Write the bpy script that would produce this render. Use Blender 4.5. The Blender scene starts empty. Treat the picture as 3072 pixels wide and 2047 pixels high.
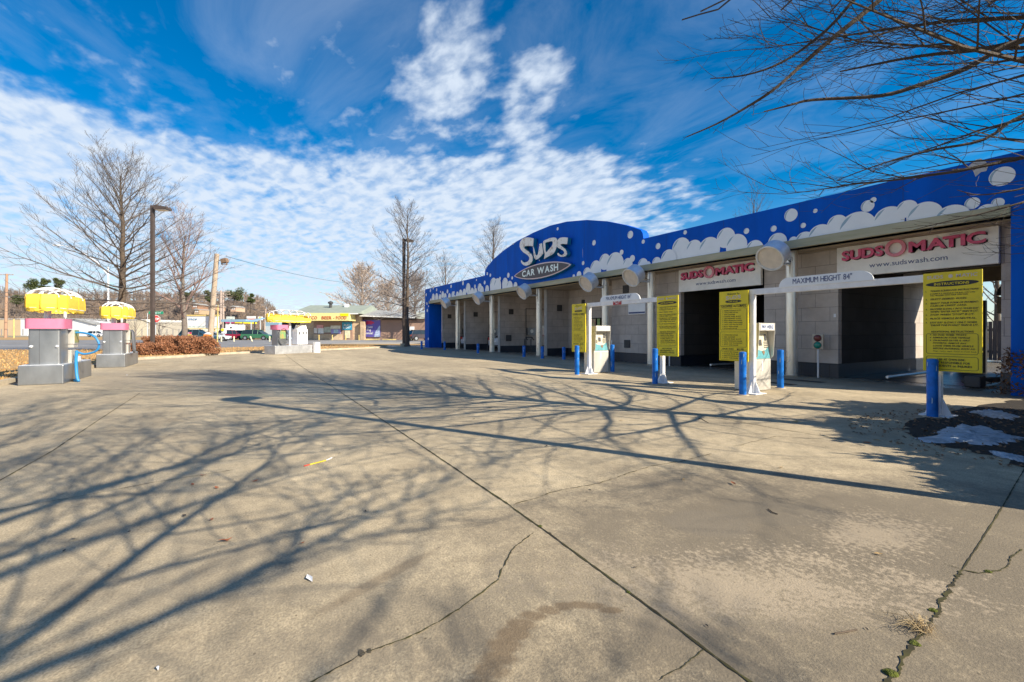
import bpy, math, random
from mathutils import Vector, Matrix
S = bpy.context.scene
C = S.collection
R = math.radians
random.seed(7)

# ------------------------------------------------------------------ camera
CS, SN = 0.51129, 0.85941          # camera right vector (world) = (CS, SN); forward = (-SN, CS)
YAW = math.atan2(SN, CS)
H, F, HZ = 1.35, 1365.0, 997.0
cam = bpy.data.objects.new('camera', bpy.data.cameras.new('camera'))
C.objects.link(cam); S.camera = cam
cam.location = (0, 0, H); cam.rotation_euler = (R(90), 0, YAW)
cam.data.sensor_width = 36; cam.data.lens = 16.0; cam.data.shift_y = -0.0086
cam.data.clip_start = 0.05; cam.data.clip_end = 5000
# ------------------------------------------------------------------ light
SUN_EL = R(33.0)
SUNH = Vector((0.872, 0.489, 0)).normalized()
sd = Vector((SUNH.x*math.cos(SUN_EL), SUNH.y*math.cos(SUN_EL), math.sin(SUN_EL)))
sl = bpy.data.lights.new('sun', 'SUN'); sl.energy = 5.0; sl.angle = R(0.42); sl.color = (1.0, 0.89, 0.70)
so = bpy.data.objects.new('sun', sl); C.objects.link(so); so.rotation_euler = (-sd).to_track_quat('-Z', 'Y').to_euler()
so.location = (0, 0, 30)
S.view_settings.view_transform = 'Standard'; S.view_settings.look = 'None'
S.view_settings.exposure = 0.74; S.view_settings.gamma = 1
S.render.resolution_x = 1024; S.render.resolution_y = 682

def W(r, d, z=0.0):                 # metres right / ahead of the camera's foot -> world
    return Vector((-SN*d + CS*r, CS*d + SN*r, z))
def Cp(u, v, d):                    # a point d metres ahead on the line of sight u, v
    return W((u-1536)/F*d, d, H + (HZ-v)/F*d)
def G(u, v, z=0.0):                 # ground point
    d = (H-z)*F/(v-HZ)
    return W((u-1536)/F*d, d, z)
def FP(u, v, Y):                    # a point on the vertical plane y = Y (parallel to the facade)
    k = (u-1536)/F
    X = Y*(CS*k - SN)/(CS + SN*k)
    d = -SN*X + CS*Y
    return Vector((X, Y, H + (HZ-v)*d/F))

w = bpy.data.worlds.new('World'); S.world = w; w.use_nodes = True
def build_world():
    nt = w.node_tree; N = nt.nodes; L = nt.links; N.clear()
    out = N.new('ShaderNodeOutputWorld'); bg = N.new('ShaderNodeBackground')
    sky = N.new('ShaderNodeTexSky'); sky.sky_type = 'NISHITA'; sky.sun_disc = False
    sky.sun_elevation = SUN_EL
    sky.sun_rotation = math.atan2(SUNH.x, SUNH.y)
    sky.air_density = 1.0; sky.dust_density = 0.3; sky.ozone_density = 2.2; sky.altitude = 300
    tc = N.new('ShaderNodeTexCoord')
    sep = N.new('ShaderNodeSeparateXYZ'); L.new(tc.outputs['Generated'], sep.inputs[0])
    def M(op, a, b=None, c=None, cl=False):
        n = N.new('ShaderNodeMath'); n.operation = op; n.use_clamp = cl
        for i, x in enumerate((a, b, c)):
            if x is None: continue
            if isinstance(x, (int, float)): n.inputs[i].default_value = x
            else: L.new(x, n.inputs[i])
        return n.outputs[0]
    z = M('MAXIMUM', sep.outputs[2], 0.0)
    zz = M('ADD', z, 0.10)
    px = M('DIVIDE', sep.outputs[0], zz); py = M('DIVIDE', sep.outputs[1], zz)
    cb = N.new('ShaderNodeCombineXYZ'); L.new(px, cb.inputs[0]); L.new(py, cb.inputs[1])
    def noise(scale, det, rough, dist, off=(0, 0, 0), sc=(1, 1, 1), rot=0):
        mp = N.new('ShaderNodeMapping'); mp.inputs['Location'].default_value = off; mp.inputs['Scale'].default_value = sc
        mp.inputs['Rotation'].default_value = (0, 0, rot)
        L.new(cb.outputs[0], mp.inputs[0])
        n = N.new('ShaderNodeTexNoise'); n.inputs['Scale'].default_value = scale; n.inputs['Detail'].default_value = det
        n.inputs['Roughness'].default_value = rough; n.inputs['Distortion'].default_value = dist
        L.new(mp.outputs[0], n.inputs['Vector']); return n.outputs[0]
    big = noise(1.1, 3, 0.5, 0.2, (3.1, 1.7, 0))
    mid = noise(4.2, 5, 0.55, 0.15, (0, 0, 0), (1.0, 1.2, 1), -YAW+0.25)
    rip = noise(10.0, 4, 0.5, 0.2, (5, 2, 1), (0.85, 1.4, 1), -YAW+0.25)
    def dirn(u, v):
        p = Cp(u, v, 1.0) - Vector((0, 0, H)); return p.normalized()
    def lobe(u, v, c0, c1, amt):
        vd = N.new('ShaderNodeVectorMath'); vd.operation = 'DOT_PRODUCT'
        L.new(tc.outputs['Generated'], vd.inputs[0]); vd.inputs[1].default_value = dirn(u, v)
        mr = N.new('ShaderNodeMapRange'); mr.interpolation_type = 'SMOOTHSTEP'
        mr.inputs[1].default_value = math.cos(R(c0)); mr.inputs[2].default_value = math.cos(R(c1))
        mr.inputs[3].default_value = 0; mr.inputs[4].default_value = amt
        L.new(vd.outputs['Value'], mr.inputs[0]); return mr.outputs[0]
    s = M('ADD', M('MULTIPLY', mid, 0.62), M('MULTIPLY', rip, 0.34))
    s = M('ADD', s, M('MULTIPLY', big, 0.32))
    s = M('ADD', s, -0.035)
    low = N.new('ShaderNodeMapRange'); low.interpolation_type = 'SMOOTHSTEP'; low.inputs[1].default_value = 0.40; low.inputs[2].default_value = 0.28; low.inputs[4].default_value = 0.31
    L.new(z, low.inputs[0])
    sidev = N.new('ShaderNodeVectorMath'); sidev.operation = 'DOT_PRODUCT'; L.new(tc.outputs['Generated'], sidev.inputs[0]); sidev.inputs[1].default_value = (CS, SN, 0)
    side = N.new('ShaderNodeMapRange'); side.interpolation_type = 'SMOOTHSTEP'; side.inputs[1].default_value = 0.35; side.inputs[2].default_value = 0.20; side.inputs[4].default_value = 1.0
    L.new(M('ADD', sidev.outputs['Value'], M('MULTIPLY', z, 0.25)), side.inputs[0])
    s = M('ADD', s, M('MULTIPLY', low.outputs[0], side.outputs[0]))
    for a in ((2300, 200, 26, 8, -0.30), (1880, 60, 15, 4, -0.16), (3000, 450, 22, 6, -0.12), (420, -150, 27, 8, -0.12), (700, 20, 14, 3, -0.05), (2350, 520, 10, 3, -0.1),
              (1640, 300, 7, 1, 0.20), (1690, 120, 6, 1, 0.16), (1330, 230, 7, 1, 0.17), (1350, 60, 5, 1, 0.10), (1980, 560, 13, 4, 0.30), (260, 230, 12, 3, 0.11), (900, 140, 8, 2, 0.14)):
        s = M('ADD', s, lobe(*a))
    mr = N.new('ShaderNodeMapRange'); mr.interpolation_type = 'SMOOTHERSTEP'
    mr.inputs[1].default_value = 0.54; mr.inputs[2].default_value = 0.92; mr.inputs[3].default_value = 0; mr.inputs[4].default_value = 0.97
    L.new(s, mr.inputs[0])
    # thin cirrus veil
    cir = noise(1.3, 7, 0.60, 0.7, (8, 4, 2), (1, 1.8, 1), -YAW+0.7)
    c2 = N.new('ShaderNodeMapRange'); c2.inputs[1].default_value = 0.46; c2.inputs[2].default_value = 0.85; c2.inputs[4].default_value = 0.28
    L.new(cir, c2.inputs[0])
    hz = N.new('ShaderNodeMapRange'); hz.interpolation_type = 'SMOOTHSTEP'; hz.inputs[1].default_value = 0.30; hz.inputs[2].default_value = 0.0; hz.inputs[4].default_value = 0.5
    L.new(z, hz.inputs[0])
    rm = N.new('ShaderNodeMapRange'); rm.inputs[1].default_value = 0.36; rm.inputs[2].default_value = 0.60; rm.inputs[3].default_value = 0.66; rm.inputs[4].default_value = 1.0; L.new(rip, rm.inputs[0])
    a = M('MAXIMUM', M('MULTIPLY', mr.outputs[0], rm.outputs[0]), c2.outputs[0]); a = M('MAXIMUM', a, hz.outputs[0])
    hs = N.new('ShaderNodeHueSaturation'); hs.inputs['Saturation'].default_value = 1.8; hs.inputs['Value'].default_value = 0.9
    L.new(sky.outputs[0], hs.inputs['Color'])
    mx = N.new('ShaderNodeMix'); mx.data_type = 'RGBA'
    L.new(a, mx.inputs['Factor']); L.new(hs.outputs[0], mx.inputs['A'])
    mx.inputs['B'].default_value = (4.5, 5.1, 5.9, 1)
    L.new(mx.outputs['Result'], bg.inputs[0]); bg.inputs[1].default_value = 0.100
    L.new(bg.outputs[0], out.inputs[0])
build_world()

# ------------------------------------------------------------------ materials
MATS = {}
def mat(name, col, rough=0.7, metal=0.0, var=0.0, vscale=3.0, col2=None, bump=0.0, bscale=20.0, spec=None, emit=None, coat=0.0, stretch=None, grime=0.0):
    if name in MATS: return MATS[name]
    m = bpy.data.materials.new(name); m.use_nodes = True; MATS[name] = m
    nt = m.node_tree; N = nt.nodes; L = nt.links
    b = N['Principled BSDF']; b.inputs['Base Color'].default_value = (*col, 1)
    b.inputs['Roughness'].default_value = rough; b.inputs['Metallic'].default_value = metal
    if spec is not None: b.inputs['Specular IOR Level'].default_value = spec
    if coat: b.inputs['Coat Weight'].default_value = coat
    if emit: b.inputs['Emission Color'].default_value = (*col, 1); b.inputs['Emission Strength'].default_value = emit
    tc = N.new('ShaderNodeTexCoord'); src = tc.outputs['Object']
    if stretch:
        mp = N.new('ShaderNodeMapping'); mp.inputs['Scale'].default_value = stretch; L.new(src, mp.inputs[0]); src = mp.outputs[0]
    if var > 0 or col2:
        n = N.new('ShaderNodeTexNoise'); n.inputs['Scale'].default_value = vscale; n.inputs['Detail'].default_value = 6; n.inputs['Roughness'].default_value = 0.62
        L.new(src, n.inputs['Vector'])
        cr = N.new('ShaderNodeValToRGB'); L.new(n.outputs[0], cr.inputs[0])
        c2 = col2 or tuple(x*(1-var) for x in col)
        c1 = col if col2 else tuple(min(1, x*(1+var*0.6)) for x in col)
        cr.color_ramp.elements[0].position = 0.32; cr.color_ramp.elements[1].position = 0.68
        cr.color_ramp.elements[0].color = (*c2, 1); cr.color_ramp.elements[1].color = (*c1, 1)
        L.new(cr.outputs[0], b.inputs['Base Color'])
        ad = N.new('ShaderNodeMath'); ad.operation = 'MULTIPLY_ADD'; ad.inputs[1].default_value = 0.25; ad.inputs[2].default_value = rough-0.12
        L.new(n.outputs[0], ad.inputs[0]); L.new(ad.outputs[0], b.inputs['Roughness'])
    if bump > 0:
        n2 = N.new('ShaderNodeTexNoise'); n2.inputs['Scale'].default_value = bscale; n2.inputs['Detail'].default_value = 5
        L.new(src, n2.inputs['Vector'])
        bp = N.new('ShaderNodeBump'); bp.inputs['Strength'].default_value = bump; bp.inputs['Distance'].default_value = 0.02
        L.new(n2.outputs[0], bp.inputs['Height']); L.new(bp.outputs[0], b.inputs['Normal'])
    return m

def block_mat(name, c1, c2, mortar, bw=0.4, bh=0.2, off=0.5, rough=0.85, dark_below=None, axis='xy', ms=0.008):
    if name in MATS: return MATS[name]
    m = bpy.data.materials.new(name); m.use_nodes = True; MATS[name] = m
    nt = m.node_tree; N = nt.nodes; L = nt.links; b = N['Principled BSDF']; b.inputs['Roughness'].default_value = rough
    tc = N.new('ShaderNodeTexCoord'); se = N.new('ShaderNodeSeparateXYZ'); L.new(tc.outputs['Object'], se.inputs[0])
    ge = N.new('ShaderNodeNewGeometry')
    ns = N.new('ShaderNodeSeparateXYZ'); L.new(tc.outputs['Normal'], ns.inputs[0])
    ab = N.new('ShaderNodeMath'); ab.operation = 'ABSOLUTE'; L.new(ns.outputs[0], ab.inputs[0])
    gt = N.new('ShaderNodeMath'); gt.operation = 'GREATER_THAN'; gt.inputs[1].default_value = 0.5; L.new(ab.outputs[0], gt.inputs[0])
    mx = N.new('ShaderNodeMix'); L.new(gt.outputs[0], mx.inputs[0]); L.new(se.outputs[0], mx.inputs[2]); L.new(se.outputs[1], mx.inputs[3])
    cb = N.new('ShaderNodeCombineXYZ'); L.new(mx.outputs[0], cb.inputs[0]); L.new(se.outputs[2], cb.inputs[1])
    br = N.new('ShaderNodeTexBrick'); L.new(cb.outputs[0], br.inputs['Vector'])
    br.offset = off; br.inputs['Scale'].default_value = 1.0; br.inputs['Mortar Size'].default_value = ms
    br.inputs['Mortar Smooth'].default_value = 0.3
    br.inputs['Brick Width'].default_value = bw; br.inputs['Row Height'].default_value = bh
    br.inputs['Color1'].default_value = (*c1, 1); br.inputs['Color2'].default_value = (*c2, 1); br.inputs['Mortar'].default_value = (*mortar, 1)
    n = N.new('ShaderNodeTexNoise'); n.inputs['Scale'].default_value = 0.9; n.inputs['Detail'].default_value = 8; n.inputs['Roughness'].default_value = 0.7
    L.new(tc.outputs['Object'], n.inputs['Vector'])
    cr = N.new('ShaderNodeValToRGB'); cr.color_ramp.elements[0].position = 0.3; cr.color_ramp.elements[1].position = 0.7
    cr.color_ramp.elements[0].color = (0.66, 0.64, 0.62, 1); cr.color_ramp.elements[1].color = (1, 1, 1, 1); L.new(n.outputs[0], cr.inputs[0])
    mu = N.new('ShaderNodeMix'); mu.data_type = 'RGBA'; mu.blend_type = 'MULTIPLY'; mu.inputs[0].default_value = 1
    L.new(br.outputs['Color'], mu.inputs['A']); L.new(cr.outputs[0], mu.inputs['B'])
    L.new(mu.outputs['Result'], b.inputs['Base Color'])
    n2 = N.new('ShaderNodeTexNoise'); n2.inputs['Scale'].default_value = 40; L.new(tc.outputs['Object'], n2.inputs['Vector'])
    ad = N.new('ShaderNodeMath'); ad.operation = 'MULTIPLY_ADD'; ad.inputs[1].default_value = -1.0
    L.new(br.outputs['Fac'], ad.inputs[0]); L.new(n2.outputs[0], ad.inputs[2])
    bp = N.new('ShaderNodeBump'); bp.inputs['Strength'].default_value = 0.5; bp.inputs['Distance'].default_value = 0.01
    L.new(ad.outputs[0], bp.inputs['Height']); L.new(bp.outputs[0], b.inputs['Normal'])
    return m

# ------------------------------------------------------------------ glyphs
GL = {}
def make_glyphs():
    chars = 'ABCDEFGHIJKLMNOPQRSTUVWXYZabcdefghijklmnopqrstuvwxyz0123456789.,"!:$-'
    obs = []
    for bold in (0, 1, 2):
        for c in (chars if bold < 2 else 'CARWSHUDSMTI'):
            cu = bpy.data.curves.new('g', 'FONT'); cu.body = c; cu.size = 1; cu.resolution_u = 3
            cu.offset = (0.0, 0.022, 0.036)[bold]
            o = bpy.data.objects.new('g', cu); C.objects.link(o); obs.append((c, bold, o))
    bpy.context.view_layer.update()
    dg = bpy.context.evaluated_depsgraph_get()
    for c, bold, o in obs:
        me = o.evaluated_get(dg).to_mesh()
        vs = [(v.co.x, v.co.y) for v in me.vertices]; fs = [tuple(p.vertices) for p in me.polygons]
        GL[(c, bold)] = (vs, fs)
    for c, bold, o in obs:
        cu = o.data; bpy.data.objects.remove(o); bpy.data.curves.remove(cu)
make_glyphs()
def layout(s, bold=0, slant=0.0, space=0.07):
    V, Fc = [], []; x = 0
    for i_, c in enumerate(s):
        if c == ' ' or (c, bold) not in GL: x += 0.32; continue
        vs, fs = GL[(c, bold)]
        if not vs: x += 0.3; continue
        if V and s[i_-1:i_+1] in ('AT', 'TA', 'PA', 'AY', 'AV'): x -= 0.13+space
        mn = min(v[0] for v in vs); mxx = max(v[0] for v in vs); b = len(V)
        V += [(v[0]-mn+x+slant*v[1], v[1]) for v in vs]; Fc += [tuple(b+i for i in f) for f in fs]
        x += (mxx-mn) + space
    return V, Fc, max(x-space, 0.01)

# ------------------------------------------------------------------ mesh builder
class MB:
    def __init__(s): s.v = []; s.f = []
    def add(s, vs, fs):
        b = len(s.v); s.v += [Vector(p) for p in vs]; s.f += [tuple(b+i for i in f) for f in fs]; return s
    def box(s, x0, x1, y0, y1, z0, z1):
        return s.add([(x0,y0,z0),(x1,y0,z0),(x1,y1,z0),(x0,y1,z0),(x0,y0,z1),(x1,y0,z1),(x1,y1,z1),(x0,y1,z1)],
                     [(0,3,2,1),(4,5,6,7),(0,1,5,4),(1,2,6,5),(2,3,7,6),(3,0,4,7)])
    def obox(s, c, sx, sy, sz, rz=0, rx=0, ry=0):
        m = Matrix.Translation(c) @ Matrix.Rotation(rz,4,'Z') @ Matrix.Rotation(ry,4,'Y') @ Matrix.Rotation(rx,4,'X')
        t = MB().box(-sx/2,sx/2,-sy/2,sy/2,-sz/2,sz/2); return s.add([m @ p for p in t.v], t.f)
    def tube(s, pts, rad, n=8, caps=True):
        pts = [Vector(p) for p in pts]
        if not hasattr(rad, '__len__'): rad = [rad]*len(pts)
        b = len(s.v); up = None
        for i, p in enumerate(pts):
            d = (pts[min(i+1, len(pts)-1)] - pts[max(i-1, 0)])
            if d.length < 1e-9: d = Vector((0,0,1))
            d.normalize()
            if up is None:
                up = Vector((0,0,1)) if abs(d.z) < 0.9 else Vector((1,0,0))
            a = d.cross(up)
            if a.length < 1e-6: a = d.cross(Vector((0.3,1,0.2)))
            a.normalize(); c = d.cross(a).normalized(); up = c.cross(d) if False else up
            for j in range(n):
                t = 2*math.pi*j/n; s.v.append(p + (a*math.cos(t)+c*math.sin(t))*rad[i])
        for i in range(len(pts)-1):
            for j in range(n):
                k = (j+1) % n
                s.f.append((b+i*n+j, b+i*n+k, b+(i+1)*n+k, b+(i+1)*n+j))
        if caps:
            s.f.append(tuple(b+j for j in range(n))); s.f.append(tuple(b+(len(pts)-1)*n+j for j in reversed(range(n))))
        return s
    def lathe(s, prof, n=24, cx=0, cy=0, ax=None):
        b = len(s.v)
        for (r, z) in prof:
            for j in range(n):
                t = 2*math.pi*j/n; s.v.append(Vector((cx+r*math.cos(t), cy+r*math.sin(t), z)))
        for i in range(len(prof)-1):
            for j in range(n):
                k = (j+1) % n; s.f.append((b+i*n+j, b+i*n+k, b+(i+1)*n+k, b+(i+1)*n+j))
        s.f.append(tuple(b+j for j in reversed(range(n)))); s.f.append(tuple(b+(len(prof)-1)*n+j for j in range(n)))
        return s
    def prism(s, pts, vec):            # closed outline swept along vec
        n = len(pts); pts = [Vector(p) for p in pts]; vec = Vector(vec)
        s.add(pts + [p+vec for p in pts], [tuple(range(n)), tuple(reversed(range(n, 2*n)))] + [(i, n+i, n+(i+1) % n, (i+1) % n) for i in range(n)])
        return s
    def text(s, st, o, ux, uy, wd, ht, bold=0, slant=0.0, th=0.003):
        V, Fc, tw = layout(st, bold, slant); o = Vector(o); ux = Vector(ux).normalized(); uy = Vector(uy).normalized(); n = ux.cross(uy)
        sy = ht/0.70; sx = sy if wd is None else wd/tw
        return s.add([o + ux*(x*sx) + uy*(y*sy) + n*th for x, y in V], Fc)
    def xf(s, m):
        s.v = [m @ p for p in s.v]; return s
    def build(s, name, m, parent=None, world=False, smooth=False, bevel=0.0, solid=0.0):
        me = bpy.data.meshes.new(name); vs = s.v
        if world and parent is not None:
            mi = parent.get('_m'); root = parent
            while root.parent: root = root.parent
            inv = (Matrix.Translation(root.location) @ root.rotation_euler.to_matrix().to_4x4()).inverted()
            vs = [inv @ p for p in vs]
        me.from_pydata([tuple(p) for p in vs], [], s.f); me.materials.append(m)
        if smooth:
            me.polygons.foreach_set('use_smooth', [True]*len(me.polygons))
        me.update()
        o = bpy.data.objects.new(name, me); C.objects.link(o)
        if smooth == 'auto':
            me.set_sharp_from_angle(angle=R(40))
        if parent: o.parent = parent
        if bevel:
            b = o.modifiers.new('bevel', 'BEVEL'); b.width = bevel; b.segments = 2; b.limit_method = 'ANGLE'
        if solid:
            b = o.modifiers.new('solid', 'SOLIDIFY'); b.thickness = solid; b.offset = 0
        return o

def tag(o, label=None, cat=None, group=None, kind=None):
    if label: o['label'] = label
    if cat: o['category'] = cat
    if group: o['group'] = group
    if kind: o['kind'] = kind
    return o
def thing(name, label, cat, loc=(0,0,0), rz=0.0, group=None):
    o = bpy.data.objects.new(name, None); C.objects.link(o); o.location = loc; o.rotation_euler = (0,0,rz)
    o.empty_display_size = 0.2
    return tag(o, label, cat, group)
def struct(name, mb, m, **k):
    o = mb.build(name, m, **k); o['kind'] = 'structure'; return o
KIDS = {}
def copy_tree(o, parent=None, label=None, loc=None, rz=None, group=None):
    c = o.copy(); C.objects.link(c)
    c.parent = parent
    if label: c['label'] = label
    if group: c['group'] = group
    if loc is not None: c.location = loc
    if rz is not None: c.rotation_euler = (0,0,rz)
    for ch in [x for x in bpy.data.objects if x.parent == o]: copy_tree(ch, c)
    return c
def rr(a, b): return random.uniform(a, b)

# material library
M_blue = mat('blue_panel', (0.0, 0.105, 0.58), 0.6, var=0.20, vscale=1.6, spec=0.12, stretch=(1, 1, 0.2))
M_artw = mat('foam_white', (0.84, 0.88, 0.92), 0.5, var=0.05, vscale=2)
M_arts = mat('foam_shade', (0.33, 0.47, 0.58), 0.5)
M_beam = mat('gutter_cream', (0.50, 0.46, 0.34), 0.6, col2=(0.30, 0.31, 0.20), vscale=1.1, stretch=(0.5, 1, 4))
M_soff = mat('soffit_tan', (0.42, 0.34, 0.25), 0.85, var=0.3, vscale=1.2)
M_roof = mat('roof_membrane', (0.35, 0.35, 0.34), 0.9, var=0.3)
M_block = block_mat('grey_block', (0.64, 0.57, 0.52), (0.58, 0.52, 0.475), (0.34, 0.30, 0.275), 0.8, 0.42)
M_tile = block_mat('navy_tile', (0.030, 0.040, 0.060), (0.045, 0.055, 0.075), (0.01, 0.01, 0.012), 0.4, 0.40, 0.0, 0.35)
M_steel = mat('column_steel', (0.88, 0.83, 0.74), 0.30, 0.6, var=0.25, vscale=2.5, stretch=(1, 1, 0.35))
M_galv = mat('drum_aluminium', (0.80, 0.83, 0.87), 0.40, 0.45, var=0.15, vscale=4)
M_lens = mat('lamp_lens', (0.74, 0.66, 0.57), 0.35, var=0.12, vscale=4)
M_brush = mat('brushed_steel', (0.36, 0.37, 0.385), 0.38, 0.8, var=0.22, vscale=1.6, stretch=(1, 1, 0.5))
M_sheet = mat('pale_steel', (0.62, 0.60, 0.56), 0.45, 0.35, var=0.15, vscale=3, stretch=(1, 1, 0.3))
M_white = mat('white_paint', (0.82, 0.83, 0.86), 0.5, var=0.12, vscale=5)
M_whited = mat('white_sign', (0.84, 0.87, 0.91), 0.45, var=0.06, vscale=2)
M_cream = mat('cream_sign', (0.90, 0.88, 0.83), 0.5, var=0.12, vscale=2)
M_yellow = mat('yellow_sign', (0.80, 0.63, 0.012), 0.45, var=0.12, vscale=3)
M_black = mat('black_ink', (0.018, 0.018, 0.020), 0.5)
M_dark = mat('dark_recess', (0.012, 0.012, 0.014), 0.6)
M_dgrey = mat('dark_grey', (0.06, 0.06, 0.065), 0.6, var=0.3)
M_navy = mat('navy_ink', (0.03, 0.06, 0.20), 0.5)
M_pink = mat('pink_letter', (0.72, 0.085, 0.20), 0.4, var=0.35, vscale=6)
M_pinkl = mat('pink_letter_pale', (0.80, 0.25, 0.33), 0.4, var=0.25, vscale=6)  # even, paler pink of the ring letter
M_bol = mat('blue_bollard', (0.004, 0.16, 0.62), 0.45, var=0.35, vscale=5, bump=0.2, bscale=12, spec=0.3)
M_bolw = mat('bollard_scuff', (0.35, 0.5, 0.62), 0.7)
M_teal = mat('letter_side_teal', (0.01, 0.20, 0.34), 0.4)
M_char = mat('oval_charcoal', (0.085, 0.075, 0.085), 0.5, var=0.15)
M_rim = mat('oval_pink_rim', (0.80, 0.62, 0.62), 0.5)
M_word = mat('oval_lettering', (0.82, 0.92, 0.89), 0.5, var=0.1)
M_peel = mat('peeling_letter_face', (0.88, 0.87, 0.84), 0.6, col2=(0.42, 0.30, 0.19), vscale=5.5)
M_peel.node_tree.nodes['Color Ramp'].color_ramp.elements[0].position = 0.30
M_peel.node_tree.nodes['Color Ramp'].color_ramp.elements[1].position = 0.47
M_bark = mat('brown_bark', (0.115, 0.085, 0.062), 0.9, var=0.35, vscale=8, bump=0.6, bscale=25)
M_barkg = mat('grey_bark', (0.20, 0.165, 0.14), 0.9, var=0.3, vscale=8)
M_barkd = mat('near_bark', (0.075, 0.055, 0.042), 0.85, var=0.4, vscale=14, bump=0.6, bscale=40)
M_barkw = mat('pale_bark', (0.46, 0.39, 0.34), 0.9, var=0.2, vscale=2)
M_barkr = mat('rusty_twigs', (0.34, 0.17, 0.11), 0.9, var=0.3)
M_rust = mat('rusty_leaves', (0.34, 0.15, 0.075), 0.8, var=0.5, vscale=6)
M_rustd = mat('shrub_leaves_dull', (0.15, 0.075, 0.035), 0.8, var=0.6, vscale=6)
M_green = mat('evergreen_leaves', (0.09, 0.115, 0.035), 0.8, var=0.5, vscale=3)
M_wood = mat('pole_wood', (0.47, 0.37, 0.28), 0.9, var=0.25, vscale=5, stretch=(3, 3, 0.4))
M_bronze = mat('bronze_pole', (0.10, 0.075, 0.065), 0.5, 0.2, var=0.25, vscale=3)
M_tyre = mat('tyre_rubber', (0.02, 0.02, 0.02), 0.85)
M_rimm = mat('wheel_rim', (0.6, 0.6, 0.62), 0.3, 0.9)
M_glass = mat('car_glass', (0.02, 0.03, 0.035), 0.06, spec=0.8)
M_yel = mat('yellow_fabric', (0.86, 0.62, 0.07), 0.7, var=0.12, vscale=2.5)
M_pinkc = mat('pink_fabric', (0.72, 0.20, 0.33), 0.7, var=0.1, vscale=3)
M_hoseb = mat('blue_hose', (0.03, 0.24, 0.55), 0.4)
M_hoseg = mat('grey_hose', (0.10, 0.105, 0.12), 0.45)
M_asph = mat('asphalt', (0.23, 0.23, 0.24), 0.9, var=0.25, vscale=0.6, bump=0.3, bscale=40)
M_drygr = mat('dry_grass', (0.50, 0.31, 0.13), 0.95, col2=(0.36, 0.235, 0.10), vscale=1.4, bump=0.6, bscale=18)
M_kerb = mat('kerb_concrete', (0.47, 0.40, 0.30), 0.9, var=0.3, vscale=3, bump=0.3)
M_moss = mat('moss', (0.10, 0.12, 0.012), 0.95, var=0.5, vscale=30, bump=1, bscale=80)
M_straw = mat('straw_grass', (0.55, 0.42, 0.24), 0.9, var=0.3, vscale=20)

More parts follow.
